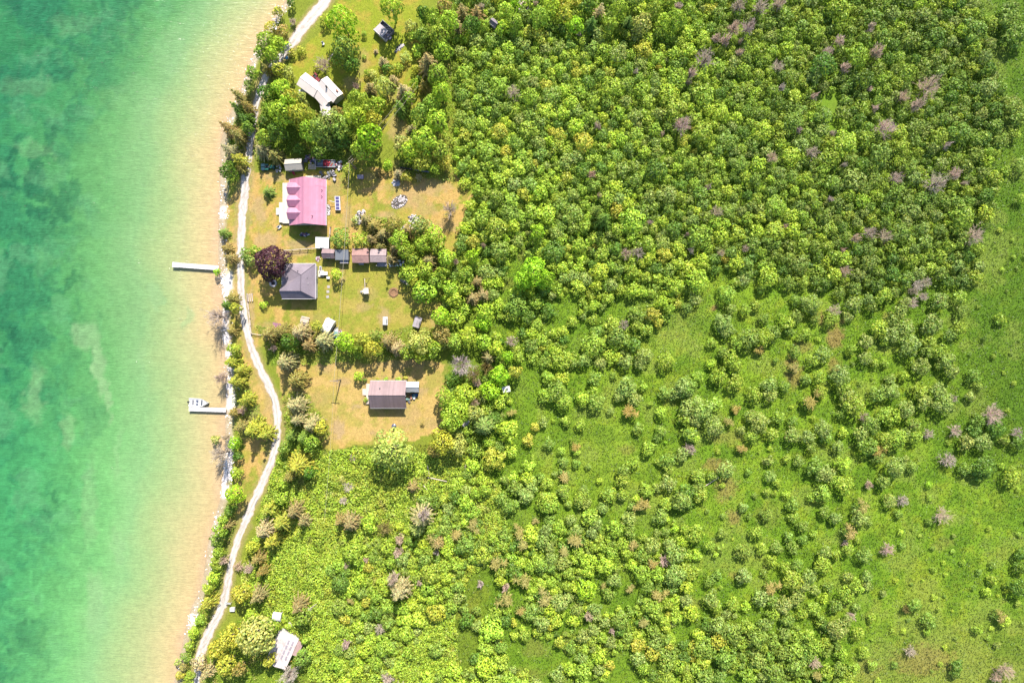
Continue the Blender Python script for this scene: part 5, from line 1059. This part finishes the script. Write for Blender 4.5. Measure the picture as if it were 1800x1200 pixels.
def plant_label(s_):
    rm = s_['r']*S; size = 'tiny' if rm < .9 else 'small' if rm < 1.5 else 'mid sized' if rm < 2.2 else 'large' if rm < 3.0 else 'huge'
    noun = {'cedar_tree': 'conifer', 'dead_bush': 'bare bush', 'brown_leaved_bush': 'spiky bush', 'broadleaf_tree': 'leafy tree', 'green_bush': 'leafy bush'}[s_['name']]
    head = f"{size} {TINT[s_['t']][1]} {noun}"
    ms = sorted([m for m in MARK if len(m[0].split()) <= 7], key=lambda m: (m[1]-s_['x'])**2+(m[2]-s_['y'])**2)
    for m in ms[:6]:
        d = math.hypot(m[1]-s_['x'], m[2]-s_['y'])*S
        if d < 1.0: continue
        a = int(round(math.atan2(m[2]-s_['y'], s_['x']-m[1])/(math.pi/4))) % 8
        lb = f"{head} {numword(int(round(d)))} metres {DIRS[a]} the {m[0]}"
        if len(lb.split()) > 16: lb = ' '.join(lb.replace(' metres', ' m').replace('very large', 'huge').split()) if 0 else f"{head} {numword(int(round(d)))} metres {DIRS[a].split(' and ')[0].replace(' of','')+(' of' if 'left' in DIRS[a].split(' and ')[0] or 'right' in DIRS[a].split(' and ')[0] else '')} the {m[0]}"
        if lb not in USED and len(lb.split()) <= 16: USED.add(lb); return lb
    if len(lb.split()) > 15: head = head.replace('very large ', 'huge ').replace('mid sized ', '')
    for w2 in ('rounder', 'ragged', 'lopsided', 'compact', 'loose'):
        lb = f"{w2} {head} {numword(int(round(d)))} metres {DIRS[a]} the {m[0]}"
        if lb not in USED: USED.add(lb); return lb
    return head+' near the '+m[0]
CATN = {'cedar_tree': 'conifer', 'dead_bush': 'dead bush', 'brown_leaved_bush': 'bush', 'broadleaf_tree': 'tree', 'green_bush': 'bush'}
GRP = {'cedar_tree': 'conifers along the shore and between the yards', 'dead_bush': 'bare and dead bushes', 'brown_leaved_bush': 'brown tipped bushes', 'broadleaf_tree': 'leafy trees around the yards', 'green_bush': 'green bushes of the meadow and wood'}
def cls(r): return int(np.argmin([abs(math.log(r/c)) for c in CLS]))
def tint_of(s_, rr):
    c = np.array(TINT[s_['t']][0], float); x = s_['x']
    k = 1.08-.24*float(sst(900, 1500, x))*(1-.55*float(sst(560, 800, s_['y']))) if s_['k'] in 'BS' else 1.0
    if s_['k'] == 'C': c = c*np.array([.8, .88, .9])
    return np.clip(c*k*np.array([rr.uniform(.93, 1.07), rr.uniform(.95, 1.05), rr.uniform(.9, 1.1)]), .003, .9)
rr = random.Random(77)
def place(s_):
    k = s_['k']; r = s_['r']*S; ci = cls(r); n = len(LIB[k, ci]); i = rr.randrange(n); h = s_['h']; r0 = CLS[ci]
    x, y = P(s_['x'], s_['y'], h*.62); sx = r/r0; sz = h/(H0[k]*r0)
    return k, ci, i, x, y, sx, sz, rr.uniform(0, 6.283)
for s_ in IND:
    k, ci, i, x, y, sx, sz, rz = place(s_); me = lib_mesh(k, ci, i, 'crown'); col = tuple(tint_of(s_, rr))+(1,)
    if s_['name'] in ('green_bush', 'dead_bush', 'brown_leaved_bush') and s_['h'] < 5.5:
        o = bpy.data.objects.new(s_['name'], me); o.color = col
    else:
        o = bpy.data.objects.new(s_['name'], None); o.empty_display_size = .5
        c = bpy.data.objects.new('crown', me); c.color = col; COL.objects.link(c); c.parent = o
        tmesh = bpy.data.objects.new('trunk', lib_trunk(ci)); COL.objects.link(tmesh); tmesh.parent = o
    COL.objects.link(o); o.location = (x, y, 0); o.rotation_euler = (0, 0, rz); o.scale = (sx, sx*rr.uniform(.92, 1.08), sz)
    tag(o, plant_label(s_), CATN[s_['name']], GRP[s_['name']])
# the purple tree by the grey house: its own dense crown
v, c = crown_lobed(4242, 4.3, 9.0, .22, 2.9); x, y = P(477, 461, 6.0)
t = bpy.data.objects.new('broadleaf_tree', None); COL.objects.link(t); t.location = (x, y, 0); tag(t, 'dark purple leaved round tree beside the grey hip roofed house', 'tree')
c = c*np.where(RNG.random((len(c)//4, 1)) < .25, 1.9, .95).repeat(4, 0)
o = bpy.data.objects.new('crown', np_mesh('purple_crown', v, quads_n(len(v)//4), c, 'leafcol', LEAF)); o.color = tuple(TINT['purple'][0])+(1,); COL.objects.link(o); o.parent = t
o = bpy.data.objects.new('trunk', lib_trunk(3)); COL.objects.link(o); o.parent = t
# everything smaller in the woods: one mass of shrubs
def stuff(name, V, C, label, cat):
    me = np_mesh(name, V, quads_n(len(V)//4), C, 'leafcol', LEAF); o = bpy.data.objects.new(name, me); COL.objects.link(o); o['kind'] = 'stuff'; tag(o, label, cat); return o
V, C = [], []
for s_ in REST:
    k, ci, i, x, y, sx, sz, rz = place(s_); v, c = LIB[k, ci][i]; ca, sa = math.cos(rz), math.sin(rz)
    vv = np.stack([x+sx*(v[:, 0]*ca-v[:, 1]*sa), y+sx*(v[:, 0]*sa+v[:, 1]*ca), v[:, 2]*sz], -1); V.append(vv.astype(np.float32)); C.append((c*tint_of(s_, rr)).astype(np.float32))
V = np.concatenate(V); C = np.concatenate(C); print('wood leaves', len(V)//4)
stuff('shrub_wood', V, C, 'continuous mass of smaller green bushes filling the wood', 'shrubs')
# ------------------------------------------------------------ low leafy growth
def field(name, n, box, test, hf, size, colf, label, cat, jit=.55, seed=0, asp=.7):
    rng = np.random.default_rng(seed); x = rng.uniform(box[0], box[2], n); y = rng.uniform(box[1], box[3], n); k = test(x, y); x, y = x[k], y[k]
    hh = hf(x, y); e = 1.5; gx = (hf(x+e, y)-hf(x-e, y))/(2*e*S); gy = -(hf(x, y+e)-hf(x, y-e))/(2*e*S)
    nrm = unit(np.stack([-gx, -gy, np.ones(len(x))], -1)+rng.normal(size=(len(x), 3))*jit); nrm[:, 2] = np.abs(nrm[:, 2])
    p = np.stack([(x-900)*S, (600-y)*S, hh*rng.uniform(.55, 1.05, len(x))+.03], -1)
    c = colf(x, y)*rng.uniform(.68, 1.32, (len(x), 1))*(1+rng.normal(size=(len(x), 3))*np.array([.1, .03, .1])); c = np.clip(c, .003, .9)
    return stuff(name, cards(p, nrm, size*rng.uniform(.6, 1.2, len(x)), rng, asp), np.repeat(c, 4, 0), label, cat)
def not_lane(x, y): return seg_dist(x, y, ROAD) > 9
th_h = lambda x, y: .25+.7*sst(.35, .75, fbm(x, y, 16, 201, 3))+.5*sst(.4, .7, fbm(x, y, 60, 205, 2))
def th_c(x, y):
    c = np.zeros((len(x), 3))+TINT['bright'][0]*.9; f = fbm(x, y, 30, 211); g = fbm(x, y, 8, 212)
    c = mixc(c, TINT['yel'][0]*.85, sst(.5, .65, f)*.5); c = mixc(c, TINT['mid'][0]*.9, sst(.5, .62, g)*.7); c = mixc(c, TINT['tan'][0]*.8, sst(.62, .75, fbm(x, y, 14, 213))*.4); return c
field('thicket', 150000, (420, 780, 905, 1225), lambda x, y: inpoly(*warp(x, y), THICKET) & not_lane(x, y), th_h, .2, th_c, 'low dense leafy thicket covering the lower slope', 'ground cover', seed=1)
def in_lawns(x, y):
    k = np.zeros(x.shape, bool)
    for L in LAWNS: k |= inpoly(*warp(x, y), L)
    return k
POND = [(1480,300),(1860,-80),(1860,1260),(1480,1260)]
def md_test(x, y): return (~in_lawns(x, y)) & ((x > 845) | ((x > 640) & (y > 780))) & ~((y < 330) & (x < 1700)) & (x < 1840)
md_h = lambda x, y: .10+.30*sst(.42, .75, fbm(x, y, 9, 221, 3))+.25*sst(.5, .8, fbm(x, y, 34, 225, 2))*sst(1300, 1600, x)
def md_c(x, y): return ground_colour(x, y)*1.02
field('meadow_grass', 350000, (640, -20, 1840, 1225), md_test, md_h, .15, md_c, 'rough green meadow grass and weeds between the bushes', 'grass', seed=2, jit=.6)
def lw_test(x, y):
    sx = x-shore_x(y); return (x < 860) & (sx > 16) & not_lane(x, y) & ~inpoly(x, y, THICKET)
field('lawn_grass', 150000, (385, -15, 860, 1225), lw_test, lambda x, y: .02+.10*sst(.45, .8, fbm(x, y, 7, 231, 3))*(1+1.6*(~in_lawns(x, y))), .075, lambda x, y: ground_colour(x, y)*1.03, 'short mown and dried lawn grass around the houses', 'grass', seed=3, jit=.45, asp=.4)
def wd_test(x, y):
    k = np.zeros(x.shape, bool)
    for L in WOODS[:3]: k |= inpoly(*warp(x, y), L)
    for g in GAPS: k &= ~inpoly(x, y, g)
    return k & (y > -20) & ~((y > 520) & (gapn(x, y) > .545))
def wd_c(x, y):
    c = np.zeros((len(x), 3))+TINT['mid'][0]*.9; c = mixc(c, TINT['bright'][0]*.8, sst(.45, .6, fbm(x, y, 12, 261))); c = mixc(c, TINT['dull'][0]*.9, sst(.5, .62, fbm(x, y, 40, 262)))
    return c*(1.08-.26*sst(900, 1500, x))[:, None]
field('understory', 260000, (560, -20, 1800, 1225), wd_test, lambda x, y: .3+1.3*sst(.35, .75, fbm(x, y, 13, 263, 3)), .21, wd_c, 'low leafy understory between the bushes of the wood', 'undergrowth', seed=6)
# undergrowth along the bank and under the yard trees
UG = WOODS[3:]
def ug_test(x, y):
    k = np.zeros(x.shape, bool)
    for L in UG: k |= inpoly(*warp(x, y), L)
    return k & not_lane(x, y) & ((x-shore_x(y)) > 14)
def ug_c(x, y):
    c = np.zeros((len(x), 3))+TINT['mid'][0]*.85; c = mixc(c, TINT['olive'][0]*.85, sst(.48, .62, fbm(x, y, 20, 241))); return mixc(c, TINT['bright'][0]*.8, sst(.5, .65, fbm(x, y, 12, 242)))
field('undergrowth', 125000, (320, 0, 810, 1225), ug_test, lambda x, y: .1+.9*sst(.4, .75, fbm(x, y, 14, 243, 3)), .17, ug_c, 'leafy undergrowth beneath the yard and bank trees', 'undergrowth', seed=4)
# stones of the beach
def stones():
    rng = np.random.default_rng(9); n = 5200; y = rng.uniform(-10, 1210, n); s_ = rng.normal(9, 5.0, n); dens = fbm(s_*3+y*.2, y, 26, 251); k = (dens > .40) & (rng.random(n) < stony(y))
    y, s_ = y[k], s_[k]; x = shore_x(y)+s_; n = len(x); r = rng.uniform(.05, .19, n)
    a = np.array([[math.cos(q), math.sin(q), 0] for q in np.arange(5)*1.2566]); base = np.concatenate([a, a*.62+np.array([0, 0, .55]), [[0, 0, .68]]]); base[:5, 2] = -.2
    F = [[i, (i+1) % 5, 5+(i+1) % 5, 5+i] for i in range(5)]; T3 = [[5+i, 5+(i+1) % 5, 10, 10] for i in range(5)]
    v = base[None]*r[:, None, None]*rng.uniform(.75, 1.25, (n, 11, 1)); th = rng.uniform(0, 6.28, n); c_, s2 = np.cos(th)[:, None], np.sin(th)[:, None]
    X = v[..., 0]*c_*1.3-v[..., 1]*s2; Y = v[..., 0]*s2*1.3+v[..., 1]*c_; gz = ground_z(x, y)[:, None]
    v = np.stack([X+((x-900)*S)[:, None], Y+((600-y)*S)[:, None], v[..., 2]+gz], -1).reshape(-1, 3)
    tri = []
    for f in F: tri += [[f[0], f[1], f[2]], [f[0], f[2], f[3]]]
    tri += [t[:3] for t in T3]; tri = np.array(tri); q = (tri[None]+np.arange(n)[:, None, None]*11).reshape(-1, 3)
    col = np.repeat(np.clip(alb(250, 240, 236)*2.6*rng.uniform(.55, 1.2, (n, 1)), 0, .85), 11, 0)
    me = np_mesh('shore_stones', v, q, col, 'gcol', ground_mat('limestone_cobbles', 'gcol', fine=20, lo=.85, hi=1.12, bump=.3, dist=.02)); o = bpy.data.objects.new('shore_stones', me); COL.objects.link(o); o['kind'] = 'stuff'
    tag(o, 'pale limestone cobbles along the shore', 'stones')
stones()
